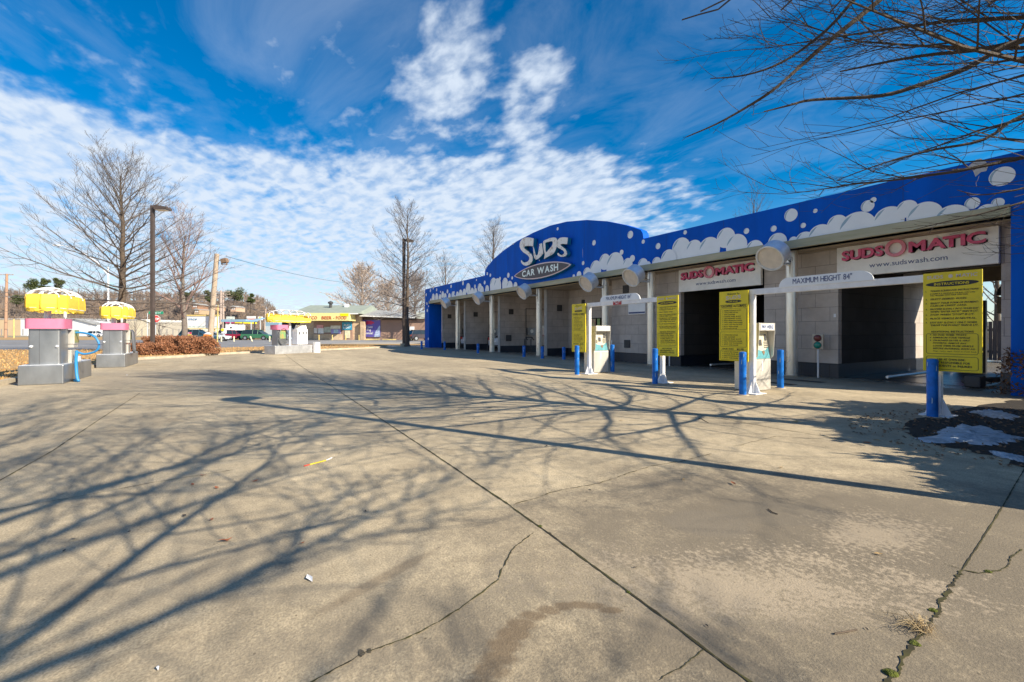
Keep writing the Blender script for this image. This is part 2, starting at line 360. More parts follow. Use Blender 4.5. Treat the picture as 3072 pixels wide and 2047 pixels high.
# ------------------------------------------------------------------ ground
def concrete_material():
    m = bpy.data.materials.new('lot_concrete'); m.use_nodes = True
    nt = m.node_tree; N = nt.nodes; L = nt.links; b = N['Principled BSDF']
    tc = N.new('ShaderNodeTexCoord'); P = tc.outputs['Object']
    def noise(sc, det=6, rg=0.6, dist=0, scl=None):
        src = P
        if scl:
            mp = N.new('ShaderNodeMapping'); mp.inputs['Scale'].default_value = scl; mp.inputs['Rotation'].default_value = (0, 0, R(20)); L.new(P, mp.inputs[0]); src = mp.outputs[0]
        n = N.new('ShaderNodeTexNoise'); n.inputs['Scale'].default_value = sc; n.inputs['Detail'].default_value = det
        n.inputs['Roughness'].default_value = rg; n.inputs['Distortion'].default_value = dist; L.new(src, n.inputs['Vector']); return n.outputs[0]
    def ramp(f, p0, p1, c0, c1):
        r = N.new('ShaderNodeValToRGB'); r.color_ramp.elements[0].position = p0; r.color_ramp.elements[1].position = p1
        r.color_ramp.elements[0].color = (*c0, 1); r.color_ramp.elements[1].color = (*c1, 1); L.new(f, r.inputs[0]); return r.outputs[0]
    def mix(f, a, bb, mode='MIX'):
        x = N.new('ShaderNodeMix'); x.data_type = 'RGBA'; x.blend_type = mode
        if isinstance(f, (int, float)): x.inputs[0].default_value = f
        else: L.new(f, x.inputs[0])
        for k, q in (('A', a), ('B', bb)):
            if isinstance(q, tuple): x.inputs[k].default_value = (*q, 1)
            else: L.new(q, x.inputs[k])
        return x.outputs['Result']
    def mth(op, a, bb=None, cl=False):
        n = N.new('ShaderNodeMath'); n.operation = op; n.use_clamp = cl
        for i, q in enumerate((a, bb)):
            if q is None: continue
            if isinstance(q, (int, float)): n.inputs[i].default_value = q
            else: L.new(q, n.inputs[i])
        return n.outputs[0]
    n1 = noise(0.22, 5, 0.6); n2 = noise(1.3, 8, 0.68, 0.4); n3 = noise(9, 8, 0.7); n4 = noise(85, 3, 0.6)
    base = ramp(n1, 0.3, 0.7, (0.47, 0.40, 0.298), (0.66, 0.56, 0.405))
    base = mix(1.0, base, ramp(n2, 0.3, 0.70, (0.74, 0.73, 0.71), (1.12, 1.10, 1.04)), 'MULTIPLY')
    base = mix(1.0, base, ramp(n3, 0.30, 0.70, (0.78, 0.78, 0.78), (1.10, 1.09, 1.08)), 'MULTIPLY')
    base = mix(1.0, base, ramp(n4, 0.34, 0.66, (0.70, 0.70, 0.70), (1.20, 1.19, 1.17)), 'MULTIPLY')
    n5 = noise(3.6, 8, 0.75, 0.8)
    base = mix(1.0, base, ramp(n5, 0.54, 0.72, (1, 1, 1), (0.78, 0.77, 0.76)), 'MULTIPLY')
    vo = N.new('ShaderNodeTexVoronoi'); vo.inputs['Scale'].default_value = 9.0; L.new(P, vo.inputs['Vector'])
    base = mix(1.0, base, ramp(vo.outputs['Distance'], 0.035, 0.07, (0.35, 0.33, 0.30), (1, 1, 1)), 'MULTIPLY')
    # worn tracks in the driving direction
    tr = noise(0.55, 4, 0.6, 0.3, (0.12, 1.0, 1))
    base = mix(1.0, base, ramp(tr, 0.42, 0.62, (0.80, 0.80, 0.81), (1, 1, 1)), 'MULTIPLY')
    dist = noise(2.6, 6, 0.65); fine = noise(30, 5, 0.65)
    def ell(u, v, ru, rd, soft=0.5, noisy=0.9, rot=0.0, fn=0.0):
        p = G(u, v); mp = N.new('ShaderNodeMapping'); mp.vector_type = 'TEXTURE'
        mp.inputs['Location'].default_value = (p.x, p.y, 0); mp.inputs['Rotation'].default_value = (0, 0, YAW+rot); mp.inputs['Scale'].default_value = (ru, rd, 1)
        L.new(P, mp.inputs[0]); ln = N.new('ShaderNodeVectorMath'); ln.operation = 'LENGTH'; L.new(mp.outputs[0], ln.inputs[0])
        x = mth('ADD', ln.outputs['Value'], mth('MULTIPLY', mth('SUBTRACT', dist, 0.5), noisy))
        if fn: x = mth('ADD', x, mth('MULTIPLY', mth('SUBTRACT', fine, 0.5), fn))
        return x
    def mask(x, a, bb, amt):
        r = N.new('ShaderNodeMapRange'); r.interpolation_type = 'SMOOTHSTEP'; r.inputs[1].default_value = a; r.inputs[2].default_value = bb
        r.inputs[3].default_value = amt; r.inputs[4].default_value = 0; L.new(x, r.inputs[0]); return r.outputs[0]
    # dark weathered area, lower right, with pale scoured patches
    base = mix(mask(ell(2600, 1620, 2.3, 1.5, noisy=1.7, fn=1.2), 0.5, 1.4, 0.80), base, (0.165, 0.140, 0.108))
    base = mix(mask(ell(2250, 1760, 1.0, 0.40, noisy=3.6, fn=5.0), 0.1, 1.2, 0.62), base, (0.50, 0.41, 0.30))
    base = mix(mask(ell(2620, 1600, 0.55, 0.28, noisy=2.6, fn=4.6, rot=0.4), 0.2, 1.15, 0.5), base, (0.50, 0.41, 0.30))
    base = mix(mask(ell(2120, 1570, 0.30, 0.24, noisy=0.5), 0.80, 1.05, 0.40), base, (0.22, 0.19, 0.15))
    base = mix(mask(ell(2330, 1540, 0.42, 0.25, noisy=0.7), 0.85, 1.05, 0.35), base, (0.19, 0.165, 0.13))
    base = mix(mask(ell(1300, 1840, 1.2, 0.35, noisy=2.4, fn=1.2), 0.2, 1.3, 0.40), base, (0.16, 0.14, 0.11))
    base = mix(mask(ell(1650, 1960, 1.0, 0.30, noisy=2.6, fn=1.6), 0.2, 1.3, 0.45), base, (0.20, 0.165, 0.12))
    base = mix(mask(ell(700, 1700, 1.6, 0.6, noisy=2.8, fn=1.4), 0.1, 1.3, 0.30), base, (0.24, 0.21, 0.165))
    base = mix(mask(ell(1130, 1745, 0.05, 0.42, noisy=1.2, rot=-0.62), 0.5, 1.3, 0.5), base, (0.17, 0.13, 0.09))
    base = mix(mask(ell(2500, 1960, 1.3, 0.22, noisy=2.4, fn=2.0), 0.2, 1.3, 0.5), base, (0.17, 0.145, 0.11))
    base = mix(mask(ell(1000, 1960, 0.8, 0.2, noisy=2.6, fn=2.0), 0.2, 1.3, 0.4), base, (0.21, 0.18, 0.14))
    # wet curved tyre mark
    arc = None
    pa = [(1445, 2060), (1470, 2015), (1490, 1975), (1512, 1938), (1538, 1903), (1568, 1872), (1602, 1848), (1642, 1830), (1688, 1819), (1738, 1814), (1785, 1818), (1830, 1830)]
    for k, (u, v) in enumerate(pa):
        q = k/11; e_ = ell(u, v, 0.095-0.03*q, 0.075-0.045*q, noisy=0.0); arc = e_ if arc is None else mth('MINIMUM', arc, e_)
    arc = mth('ADD', arc, mth('ADD', mth('MULTIPLY', mth('SUBTRACT', n3, 0.5), 1.4), mth('MULTIPLY', mth('SUBTRACT', dist, 0.5), 0.8)))
    base = mix(mask(arc, 0.55, 1.15, 0.66), base, (0.15, 0.105, 0.065))
    # grey film in front of the vacuum islands
    base = mix(mask(ell(620, 1130, 7.0, 2.6, noisy=1.2), 0.6, 1.2, 0.35), base, (0.27, 0.24, 0.20))
    base = mix(mask(ell(560, 1125, 1.5, 0.35, noisy=1.8, rot=0.4), 0.5, 1.2, 0.55), base, (0.13, 0.115, 0.10))
    # wet, dark floor by the wash bays
    pyv = N.new('ShaderNodeSeparateXYZ'); L.new(P, pyv.inputs[0])
    wet = N.new('ShaderNodeMapRange'); wet.inputs[1].default_value = 12.9; wet.inputs[2].default_value = 15.4; wet.inputs[4].default_value = 1.0
    L.new(mth('ADD', pyv.outputs[1], mth('MULTIPLY', mth('SUBTRACT', n2, 0.5), 5.0)), wet.inputs[0])
    base = mix(mth('MULTIPLY', wet.outputs[0], 0.7), base, (0.11, 0.105, 0.10))
    L.new(base, b.inputs['Base Color'])
    ro = N.new('ShaderNodeMapRange'); ro.inputs[1].default_value = 0; ro.inputs[2].default_value = 1; ro.inputs[3].default_value = 0.88; ro.inputs[4].default_value = 0.22
    L.new(wet.outputs[0], ro.inputs[0]); L.new(ro.outputs[0], b.inputs['Roughness'])
    b.inputs['Specular IOR Level'].default_value = 0.25
    bp = N.new('ShaderNodeBump'); bp.inputs['Strength'].default_value = 0.4; bp.inputs['Distance'].default_value = 0.010
    L.new(mth('ADD', n4, mth('MULTIPLY', n3, 1.5)), bp.inputs['Height']); L.new(bp.outputs[0], b.inputs['Normal'])
    return m
M_conc = concrete_material()

def sheet(name, pts, z, m, kind='structure'):
    mb = MB(); mb.add([(p.x, p.y, z) for p in pts], [tuple(range(len(pts)))]); o = mb.build(name, m); o['kind'] = kind; return o
# winter earth and grass, out to the horizon
mb = MB(); mb.add([(-2500, -2500, -0.03), (2500, -2500, -0.03), (2500, 2500, -0.03), (-2500, 2500, -0.03)], [(0, 1, 2, 3)])
struct('ground', mb, mat('far_ground', (0.36, 0.28, 0.17), 0.95, col2=(0.25, 0.22, 0.16), vscale=0.05))
# kerb line of the lot (left side), from the right-hand near end round to the far end
kl = [W(-13.0, 4.0), G(0, 1158), G(150, 1128), G(289, 1103), G(413, 1081), G(540, 1073), G(655, 1065), G(740, 1060.5), G(808, 1057.5), G(900, 1055), G(1002, 1050.5), G(1090, 1046.5), G(1160, 1043)]
kl[0] = kl[1] + (kl[1]-kl[2]).normalized()*14
def smooth_path(p, n=6):
    out = []
    for i in range(len(p)-1):
        p0 = p[max(i-1, 0)]; p1 = p[i]; p2 = p[i+1]; p3 = p[min(i+2, len(p)-1)]
        for k in range(n):
            t = k/n; out.append(0.5*((2*p1)+(p2-p0)*t+(2*p0-5*p1+4*p2-p3)*t*t+(3*p1-p0-3*p2+p3)*t**3))
    return out + [p[-1]]
ks = smooth_path(kl)
lot = list(ks) + [Vector((-44, 13, 0)), Vector((-60, 22, 0)), Vector((-60, 34, 0)), Vector((14, 34, 0)), Vector((14, -20, 0)), Vector((-2, -20, 0))]
sheet('pavement', lot, 0.0, M_conc)
def kerb(path, side, name='kerb', hgt=0.12, wd=0.16):
    mb = MB(); n = len(path); V = []
    for i, p in enumerate(path):
        t = (path[min(i+1, n-1)]-path[max(i-1, 0)]).normalized(); nr = Vector((-t.y, t.x, 0))*side
        V += [p+Vector((0, 0, -0.02)), p+nr*0.02+Vector((0, 0, hgt)), p+nr*wd+Vector((0, 0, hgt)), p+nr*wd+Vector((0, 0, -0.02))]
    mb.add(V, [(4*i+j, 4*i+4+j, 4*i+5+j, 4*i+1+j) for i in range(n-1) for j in range(3)])
    return struct(name, mb, M_kerb)
kerb(ks, 1 if Vector((-(ks[5]-ks[4]).y, (ks[5]-ks[4]).x, 0)).dot(Vector((0, -1, 0))) > 0 else -1)
# verge behind the kerb, raised to kerb height
off = []
for i, p in enumerate(ks):
    t = (ks[min(i+1, len(ks)-1)]-ks[max(i-1, 0)]).normalized(); nr = Vector((-t.y, t.x, 0))
    if nr.dot(Vector((-0.5, -1, 0))) < 0: nr = -nr
    off.append(p + nr*0.14)
vr = off + [W(-11.5, 43.5), W(-16, 42.5), W(-21, 39), W(-26, 34), W(-40, 31.5), W(-60, 30)]
verge = [p.copy() for p in vr]
sheet('verge', vr, 0.11, M_drygr)
# roads, far verges and neighbouring lots: bands across the view
def band(name, r0, r1, d0, d1, z, m, sk=0.0):
    return sheet(name, [W(r0, d0), W(r1, d0+sk), W(r1, d1+sk), W(r0, d1)], z, m)
band('road', -240, 60, 33.5, 96, -0.018, M_asph)
band('neighbour_pavement', -30, 40, 50.5, 200, -0.010, mat('pale_asphalt', (0.30, 0.29, 0.28), 0.9, var=0.2, vscale=0.4))
band('verge_strip', -24, -5.0, 46.5, 50.5, 0.05, M_drygr)
band('pavement_strip', -21, 12, 52.5, 60, -0.004, mat('lot_edge', (0.42, 0.37, 0.30), 0.9, var=0.2, vscale=0.5))
band('pavement_strip', -18, 14, 70, 80, -0.004, MATS['lot_edge'])
for (d0, d1, c) in ((46.2, 46.5, 'white_line'), (57.5, 57.8, 'yellow_line'), (69.5, 69.9, 'white_line')):
    band('road_marking', -240, -36, d0, d1, -0.012, mat(c, (0.7, 0.7, 0.68) if c[0] == 'w' else (0.6, 0.36, 0.06), 0.8, var=0.4, vscale=2))
band('far_verge', -240, -48, 80, 125, -0.006, M_drygr)

# dry grass and leaf litter over the verge
def litter():
    mb = MB(); n = 0
    while n < 9000:
        d = rr(11, 42); r = rr(-1.25*d, -0.22*d); p = W(r, d)
        # inside verge polygon?
        c = False; j = len(verge)-1
        for i in range(len(verge)):
            a, b = verge[i], verge[j]
            if (a.y > p.y) != (b.y > p.y) and p.x < (b.x-a.x)*(p.y-a.y)/(b.y-a.y+1e-9)+a.x: c = not c
            j = i
        if not c: continue
        n += 1; t = rr(0, 6.28); s = rr(0.02, 0.07); h = rr(0.01, 0.09)
        mb.add([(p.x, p.y, 0.11), (p.x+s*math.cos(t), p.y+s*math.sin(t), 0.11), (p.x+s*math.cos(t+1.2)*0.6, p.y+s*math.sin(t+1.2)*0.6, 0.11+h)], [(0, 1, 2)])
    o = mb.build('dry_grass', mat('grass_blades', (0.55, 0.34, 0.14), 0.95, var=0.4, vscale=2)); tag(o, 'short straw coloured grass and leaves over the verge', None, None, 'stuff')
    if 'category' not in o: o['category'] = 'grass'
litter()

# joints and cracks in the concrete
M_joint = mat('joint_dirt', (0.025, 0.020, 0.014), 0.95, col2=(0.075, 0.07, 0.018), vscale=3.5)
def crack(pts, wd, jit, name='pavement_crack', step=0.05, wv=0.5):
    P = [G(u, v) for u, v in pts]; out = []
    for i in range(len(P)-1):
        a, b = P[i], P[i+1]; n = max(1, int((b-a).length/step)); n = min(n, 260)
        for k in range(n): out.append(a.lerp(b, k/n))
    out.append(P[-1]); rnd = random.Random(len(out)); V = []; off = 0
    for i, p in enumerate(out):
        t = (out[min(i+1, len(out)-1)]-out[max(i-1, 0)]).normalized(); nr = Vector((-t.y, t.x, 0))
        off = off*0.85 + rnd.uniform(-jit, jit); w_ = wd*(1+rnd.uniform(-wv, wv))*(0.3 if i in (0, len(out)-1) else 1)
        q = p + nr*off; V += [q-nr*w_/2+Vector((0, 0, 0.004)), q+nr*w_/2+Vector((0, 0, 0.004))]
    mb = MB(); mb.add(V, [(2*i, 2*i+2, 2*i+3, 2*i+1) for i in range(len(out)-1)])
    return struct(name, mb, M_joint)
crack([(850, 1060), (904, 1100), (1090, 1222), (1300, 1362), (1534, 1521)], 0.014, 0.0015, 'pavement_joint')
crack([(1534, 1521), (1640, 1596), (1900, 1788), (2254, 2050), (2400, 2160)], 0.011, 0.0018, 'pavement_joint')
crack([(3140, 1310), (3070, 1413), (2987, 1555), (2887, 1712)], 0.008, 0.001, 'pavement_joint')
crack([(2887, 1712), (2840, 1785), (2815, 1825), (2760, 1900), (2700, 1985), (2652, 2047), (2600, 2110)], 0.013, 0.007, 'pavement_crack', 0.016, 0.95)
crack([(-40, 1465), (0, 1442), (160, 1352), (300, 1258), (420, 1180)], 0.012, 0.001, 'pavement_joint')
crack([(-60, 1540), (0, 1531), (250, 1488), (450, 1450), (700, 1410)], 0.007, 0.002, 'pavement_joint')
crack([(1600, 1598), (1534, 1655), (1490, 1740), (1400, 1815), (1330, 1865), (1230, 1915), (1085, 1965), (940, 2047), (860, 2095)], 0.0065, 0.004, 'pavement_crack', 0.02, 0.8)
crack([(2110, 1947), (2060, 1990), (1982, 2047)], 0.004, 0.004, 'pavement_crack', 0.015)
crack([(1540, 1515), (1690, 1470), (1800, 1450), (1950, 1400), (2040, 1385), (2135, 1362)], 0.007, 0.006, 'pavement_crack', 0.03, 0.9)
crack([(2830, 1692), (2890, 1712), (2940, 1722), (3010, 1708), (3040, 1680), (3072, 1650)], 0.008, 0.006, 'pavement_crack', 0.02, 0.9)
crack([(1640, 1140), (1820, 1190), (2100, 1245), (2350, 1290), (2600, 1330)], 0.010, 0.002, 'pavement_joint')
crack([(1290, 1118), (1460, 1128), (1640, 1140)], 0.010, 0.002, 'pavement_joint')
crack([(2200, 1340), (2330, 1310), (2450, 1318)], 0.006, 0.008, 'pavement_crack', 0.03)
# chipped edges where the crack has broken out
for (u, v, s) in ((1085, 1962, 0.020), (1108, 1953, 0.015), (1650, 1600, 0.012), (1770, 1470, 0.016)):
    p = G(u, v); mb = MB(); pts = []
    for k in range(14):
        t = k/14*6.283; q = p + Vector((math.cos(t)*s*rr(0.7, 1.5), math.sin(t)*s*0.6*rr(0.6, 1.4), 0.003)); pts.append(q)
    mb.add(pts, [tuple(range(14))]); struct('pavement_crack', mb, mat('chip_dark', (0.08, 0.07, 0.055), 0.95, var=0.6, vscale=60))

# moss cushions and the dry weed in the crack
def moss(u, v, s, label):
    p = G(u, v); mb = MB(); n = 12
    V = [p+Vector((0, 0, s*0.45))]; Fc = []
    for ring, (q, hh) in enumerate(((0.55, 0.38), (1.0, 0.0))):
        for k in range(n):
            t = k/n*6.283; e = rr(0.75, 1.25); V.append(p+Vector((math.cos(t)*s*q*e, math.sin(t)*s*q*e, s*hh*rr(0.7, 1.2)+0.003)))
    for k in range(n):
        Fc += [(0, 1+k, 1+(k+1) % n), (1+k, 1+n+k, 1+n+(k+1) % n, 1+(k+1) % n)]
    mb.add(V, Fc); tag(mb.build('moss_clump', M_moss, smooth=True), label, 'moss', 'moss clumps in the cracks')
moss(2743, 1932, 0.020, 'round green moss clump in the right crack below the dry weed')
moss(2672, 2022, 0.026, 'green moss clump nearest the camera in the right crack')
moss(2800, 1833, 0.018, 'olive moss clump in the right crack just above the dry weed')
moss(2965, 1716, 0.016, 'thin moss clump on the side crack at the right edge')
moss(1620, 1580, 0.016, 'yellow green moss clump where two joints meet')
moss(1885, 1778, 0.012, 'small moss clump halfway down the long diagonal joint')
t = thing('dry_weed', 'tuft of dead straw coloured weed growing out of the right crack', 'weed', G(2765, 1890))
mb = MB()
for k in range(120):
    a = rr(0, 6.283); l = rr(0.035, 0.11); b0 = Vector((rr(-.03, .03), rr(-.03, .03), 0.0))
    o_ = Vector((math.cos(a)-0.35, math.sin(a)-0.3, 0)); p1 = b0 + o_*l*0.4 + Vector((0, 0, l*rr(0.25, 0.6))); p2 = b0+o_*l*rr(0.7, 1.1)+Vector((0, 0, l*rr(0.05, 0.5)))
    mb.tube([b0, p1, p2], [0.0014, 0.0011, 0.0004], 3, False)
mb.build('blades', M_straw, t)

# ------------------------------------------------------------------ car wash building
BX, BY = -20.0, 15.0
cw = thing('car_wash_building', 'long blue car wash building with arched sign wall, open bays and painted white foam', 'building', (BX, BY, 0))
YF, YW, YB, ZB, ZT = 14.1, 15.05, 21.6, 3.83, 5.17
XL, XR = -38.9, -1.8
def part(mb, name, m, **k): return mb.build(name, m, cw, world=True, **k)
# parapet outline (x, z)
arch = []
ua = [(1454, 826), (1455, 812), (1462, 800), (1480, 778), (1510, 752), (1550, 724), (1600, 698), (1650, 677), (1700, 665), (1760, 660), (1820, 664), (1870, 674), (1905, 684), (1922, 690), (1928, 700), (1930, 713)]
top = [FP(u, v, YF) for u, v in ua]
out = [Vector((XL, YF, ZB)), Vector((XL, YF, ZT))] + [Vector((top[0].x, YF, ZT))] + top[1:-1] + [Vector((top[-1].x, YF, ZT)), Vector((XR, YF, ZT)), Vector((XR, YF, ZB))]
mb = MB().prism(out, (0, 0.35, 0)); part(mb, 'sign_wall', M_blue, bevel=0.012)
mb = MB()
for x in [XL+1.22*i*2 for i in range(1, 16)]:
    zt = ZT-0.01
    for i in range(len(out)-1):
        if out[i].x <= x < out[i+1].x and out[i].z > 4: zt = min(out[i].z, out[i+1].z)-0.02
    mb.box(x-0.004, x+0.004, YF-0.003, YF, ZB+0.27, zt)
part(mb, 'panel_seams', mat('seam', (0.004, 0.035, 0.17), 0.6))
part(MB().box(XL+1.1, XR-1.1, YF-0.07, YF+0.42, ZB, ZB+0.25), 'gutter_beam', M_beam, bevel=0.015)
part(MB().box(XL, XL+1.1, YF-0.02, YW+0.2, 0, ZB+0.02), 'end_pilaster', M_blue, bevel=0.01)
part(MB().box(XR-1.1, XR, YF-0.02, YB, 0, ZB+0.02), 'end_pilaster', M_blue, bevel=0.01)
part(MB().box(XL+0.3, XR-0.3, YF+0.42, YB+0.3, ZB+0.02, ZB+0.34), 'roof', M_roof)
part(MB().box(XL+1.1, XR-1.1, YF+0.42, YB+0.2, ZB-0.03, ZB+0.018), 'soffit', M_soff)
# walls: (x0,x1,y0,y1)
def wall(x0, x1, y0, y1, name='block_wall', z1=ZB-0.03, base=0.0):
    part(MB().box(x0, x1, y0, y1, 0.42, z1), name, M_block)
    part(MB().box(x0-0.012, x1+0.012, y0-0.012, y1+0.012, 0, 0.42), 'tiled_base', M_tile)
wall(XL+1.11, XL+1.31, YW+0.2, YB, 'end_wall')
DV = [-32.45, -26.95, -21.45]
for x in DV: wall(x-0.1, x+0.1, YW, YB, 'divider_wall')
wall(-21.33, -16.05, 16.55, 16.75)
M_block0 = M_block; wall(-16.05, -12.15, YW, YW+0.2); wall(-16.05, -15.85, YW+0.22, YB)
wall(-8.78, -6.58, YW, YW+0.2)
M_block = block_mat('shaded_block', (0.075, 0.070, 0.068), (0.06, 0.056, 0.055), (0.03, 0.03, 0.03), 0.8, 0.42)  # shade of the unlit bays put into the block colour
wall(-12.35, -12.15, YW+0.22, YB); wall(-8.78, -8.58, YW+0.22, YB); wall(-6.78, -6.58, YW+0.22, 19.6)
M_block = M_block0; wall(-6.78, -6.58, 19.62, YB); M_block = MATS['shaded_block']  # own block colour again where sun reaches this wall's back end
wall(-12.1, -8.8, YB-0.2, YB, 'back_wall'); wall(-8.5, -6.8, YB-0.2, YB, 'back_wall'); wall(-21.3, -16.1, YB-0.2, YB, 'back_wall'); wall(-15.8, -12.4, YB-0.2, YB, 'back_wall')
M_block = M_block0
wall(-3.25, -2.92, YW, YW+0.25, 'jamb')
part(MB().box(-3.2, -2.92, YW+0.27, YB, 0, ZB-0.03), 'side_wall', M_block)
part(MB().box(-12.14, -8.79, YW+0.05, YB-0.21, ZB-0.06, ZB-0.034).box(-6.57, -3.21, YW+0.05, YB-0.21, ZB-0.06, ZB-0.034), 'bay_ceiling', mat('dark_ceiling', (0.05, 0.045, 0.04), 0.8))  # ceiling colour darkened to carry the dimness inside the bays
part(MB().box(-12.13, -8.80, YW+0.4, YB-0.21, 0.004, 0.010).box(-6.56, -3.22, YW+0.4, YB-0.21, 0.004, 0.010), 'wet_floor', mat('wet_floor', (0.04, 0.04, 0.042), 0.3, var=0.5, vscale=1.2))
# headers above back openings and above automatic bays
for x0, x1 in ((-37.6, -32.6), (-32.3, -27.1), (-26.8, -21.6), (-6.55, -3.22)):
    part(MB().box(x0, x1, YB-0.2, YB-0.02, 3.05, ZB-0.03), 'header', M_soff)
# front end caps of the dividers, painted pale
for x in DV: part(MB().box(x-0.13, x+0.13, YW-0.06, YW-0.014, 0.0, ZB-0.03), 'wall_end_trim', mat('trim_grey', (0.50, 0.49, 0.47), 0.7, var=0.2))
# vents, boxes and conduits on the walls
def vent(x, y, z, s=0.34, ax='y', m=M_dgrey):
    o = MB()
    if ax == 'y': o.box(x-s/2, x+s/2, y-0.03, y-0.001, z-s/2, z+s/2); [o.box(x-s/2+0.03, x+s/2-0.03, y-0.038, y-0.029, z-s/2+0.05+k*0.065, z-s/2+0.075+k*0.065) for k in range(4)]
    else: o.box(x+0.001, x+0.03, y-s/2, y+s/2, z-s/2, z+s/2); [o.box(x+0.029, x+0.038, y-s/2+0.03, y+s/2-0.03, z-s/2+0.05+k*0.065, z-s/2+0.075+k*0.065) for k in range(4)]
    part(o, 'vent', m)
for u, v in ((1878, 868), (1882, 1032)):
    p = FP(u, v, YW); vent(p.x, YW, p.z, 0.36)
p = FP(1750, 907, 16.55); vent(p.x, 16.55, p.z, 0.26)
for x in (XL+1.31, DV[0]+0.1, DV[1]+0.1, DV[2]+0.12):
    y = 15.9; vent(x, y, 2.75, 0.36, 'x')
vent(DV[1]+0.1, 15.7, 0.95, 0.42, 'x', M_dgrey)
for x in (XL+1.31, DV[0]+0.1, DV[1]+0.1):
    part(MB().tube([(x+0.03, 17.1, 0.4), (x+0.03, 17.1, 3.0), (x+0.03, 19.5, 3.0)], 0.025, 6), 'conduit', M_dgrey)
# vinyl foam art on the sign wall
def art(crops):
    n = 0
    def disc(mb_, cx, cz, r, y, a0=0, a1=6.2832, seg=28):
        pts = []
        for k in range(seg):
            t = k/seg*6.2832; pts.append((cx+r*math.cos(t), y, max(cz+r*math.sin(t), ZB+0.1)))
        mb_.add(pts, [tuple(range(seg))])
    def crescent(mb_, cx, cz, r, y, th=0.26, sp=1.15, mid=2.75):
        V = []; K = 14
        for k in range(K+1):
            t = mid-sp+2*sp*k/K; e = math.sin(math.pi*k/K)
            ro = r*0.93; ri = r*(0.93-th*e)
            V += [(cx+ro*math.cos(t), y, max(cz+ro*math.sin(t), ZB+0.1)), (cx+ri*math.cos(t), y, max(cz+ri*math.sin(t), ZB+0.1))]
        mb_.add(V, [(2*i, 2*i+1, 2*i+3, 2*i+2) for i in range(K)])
    for (ou, ov, sc, bub, lob) in crops:
        base = MB(); shade = MB()
        for i, (x, y, r) in enumerate(bub):
            u = ou+x/sc; v = ov+y/sc; p = FP(u, v, YF); rm = (r/sc)/(u-724)*YF/0.858
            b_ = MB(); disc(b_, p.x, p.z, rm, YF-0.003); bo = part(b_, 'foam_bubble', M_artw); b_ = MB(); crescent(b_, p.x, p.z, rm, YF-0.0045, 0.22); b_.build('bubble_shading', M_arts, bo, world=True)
        for i, (x, y, r) in enumerate(lob):
            u = ou+x/sc; v = ov+y/sc; p = FP(u, v, YF); rm = (r/sc)/(u-724)*YF/0.858; yy = YF-0.006-0.002*i
            zb_ = ZB+0.1; pts_ = [(p.x+rm*math.cos(q/20*math.pi), yy, max(zb_+0.001*q, p.z+rm*math.sin(q/20*math.pi))) for q in range(21)]
            if p.z-zb_ > 1.35*rm: disc(base, p.x, p.z, rm, yy)
            else: base.add(pts_+[(p.x-rm*0.92, yy, min(zb_, p.z)), (p.x+rm*0.92, yy, min(zb_, p.z))], [tuple(range(23))])
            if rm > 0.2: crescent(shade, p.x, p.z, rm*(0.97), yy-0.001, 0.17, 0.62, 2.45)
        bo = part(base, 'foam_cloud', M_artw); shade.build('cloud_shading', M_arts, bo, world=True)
art([(1260, 820, 6.533,
      [(205,340,30),(260,300,22),(327,325,30),(403,365,20),(538,357,40),(610,258,33),(842,197,40),(1107,132,20),(1077,258,37),(1267,182,38),(1318,10,30),(1378,40,33),(1730,40,50),(1807,92,32),(122,420,30)],
      [(215,540,45),(262,480,80),(328,470,80),(395,490,78),(447,420,66),(495,470,78),(580,460,70),(650,430,72),(672,380,30),(690,470,40),(737,430,70),(800,410,88),(875,390,85),(950,300,105),(975,400,80),(1030,360,75),(1095,370,80),(1180,290,90),(1215,350,100),(1325,320,85),(1450,230,140),(1530,250,150),(1580,110,38),(1680,200,110),(1770,270,120),(1885,250,75)]),
     (1700, 700, 3.484,
      [(285,100,28),(665,15,40),(800,88,22),(955,135,32),(172,312,21),(-95,-45,17),(-350,145,10),(-285,280,10)],
      [(75,450,20),(130,435,38),(215,420,62),(305,370,85),(400,300,85),(505,330,130),(577,200,27),(640,330,70),(690,265,36),(800,330,68),(855,330,35),(945,310,60),(1070,270,100)]),
     (2000, 500, 2.195,
      [(121,434,14),(525,425,19),(704,409,20),(818,320,42),(899,388,17),(978,292,14),(1323,260,38),(1360,220,18),(2012,242,38),(2207,65,62),(2180,240,32)],
      [(95,540,72),(180,545,62),(280,545,80),(390,470,66),(460,520,75),(580,545,60),(730,500,62),(835,490,28),(910,490,60),(1015,460,78),(1125,380,60),(1255,410,110),(1465,350,85),(1585,280,57),(1700,330,95),(1880,350,95),(2110,300,50)])])
# bubbles on the pilasters
mb = MB()
for (u, v, r) in ((1281, 911, 4.5), (1286, 919, 2.8), (1282, 932, 5), (1285, 1017, 4)):
    p = FP(u, v, YF-0.02); rm = r/(u-724)*YF/0.858
    mb.add([(p.x+rm*math.cos(k/16*6.2832), YF-0.024, p.z+rm*math.sin(k/16*6.2832)) for k in range(16)], [tuple(range(16))])
for (x, z, r) in ((-2.3, 3.2, 0.2), (-2.5, 2.2, 0.13), (-2.2, 1.2, 0.16)):
    mb.add([(x+r*math.cos(k/16*6.2832), YF-0.024, z+r*math.sin(k/16*6.2832)) for k in range(16)], [tuple(range(16))])
part(mb, 'pilaster_bubbles', M_artw)
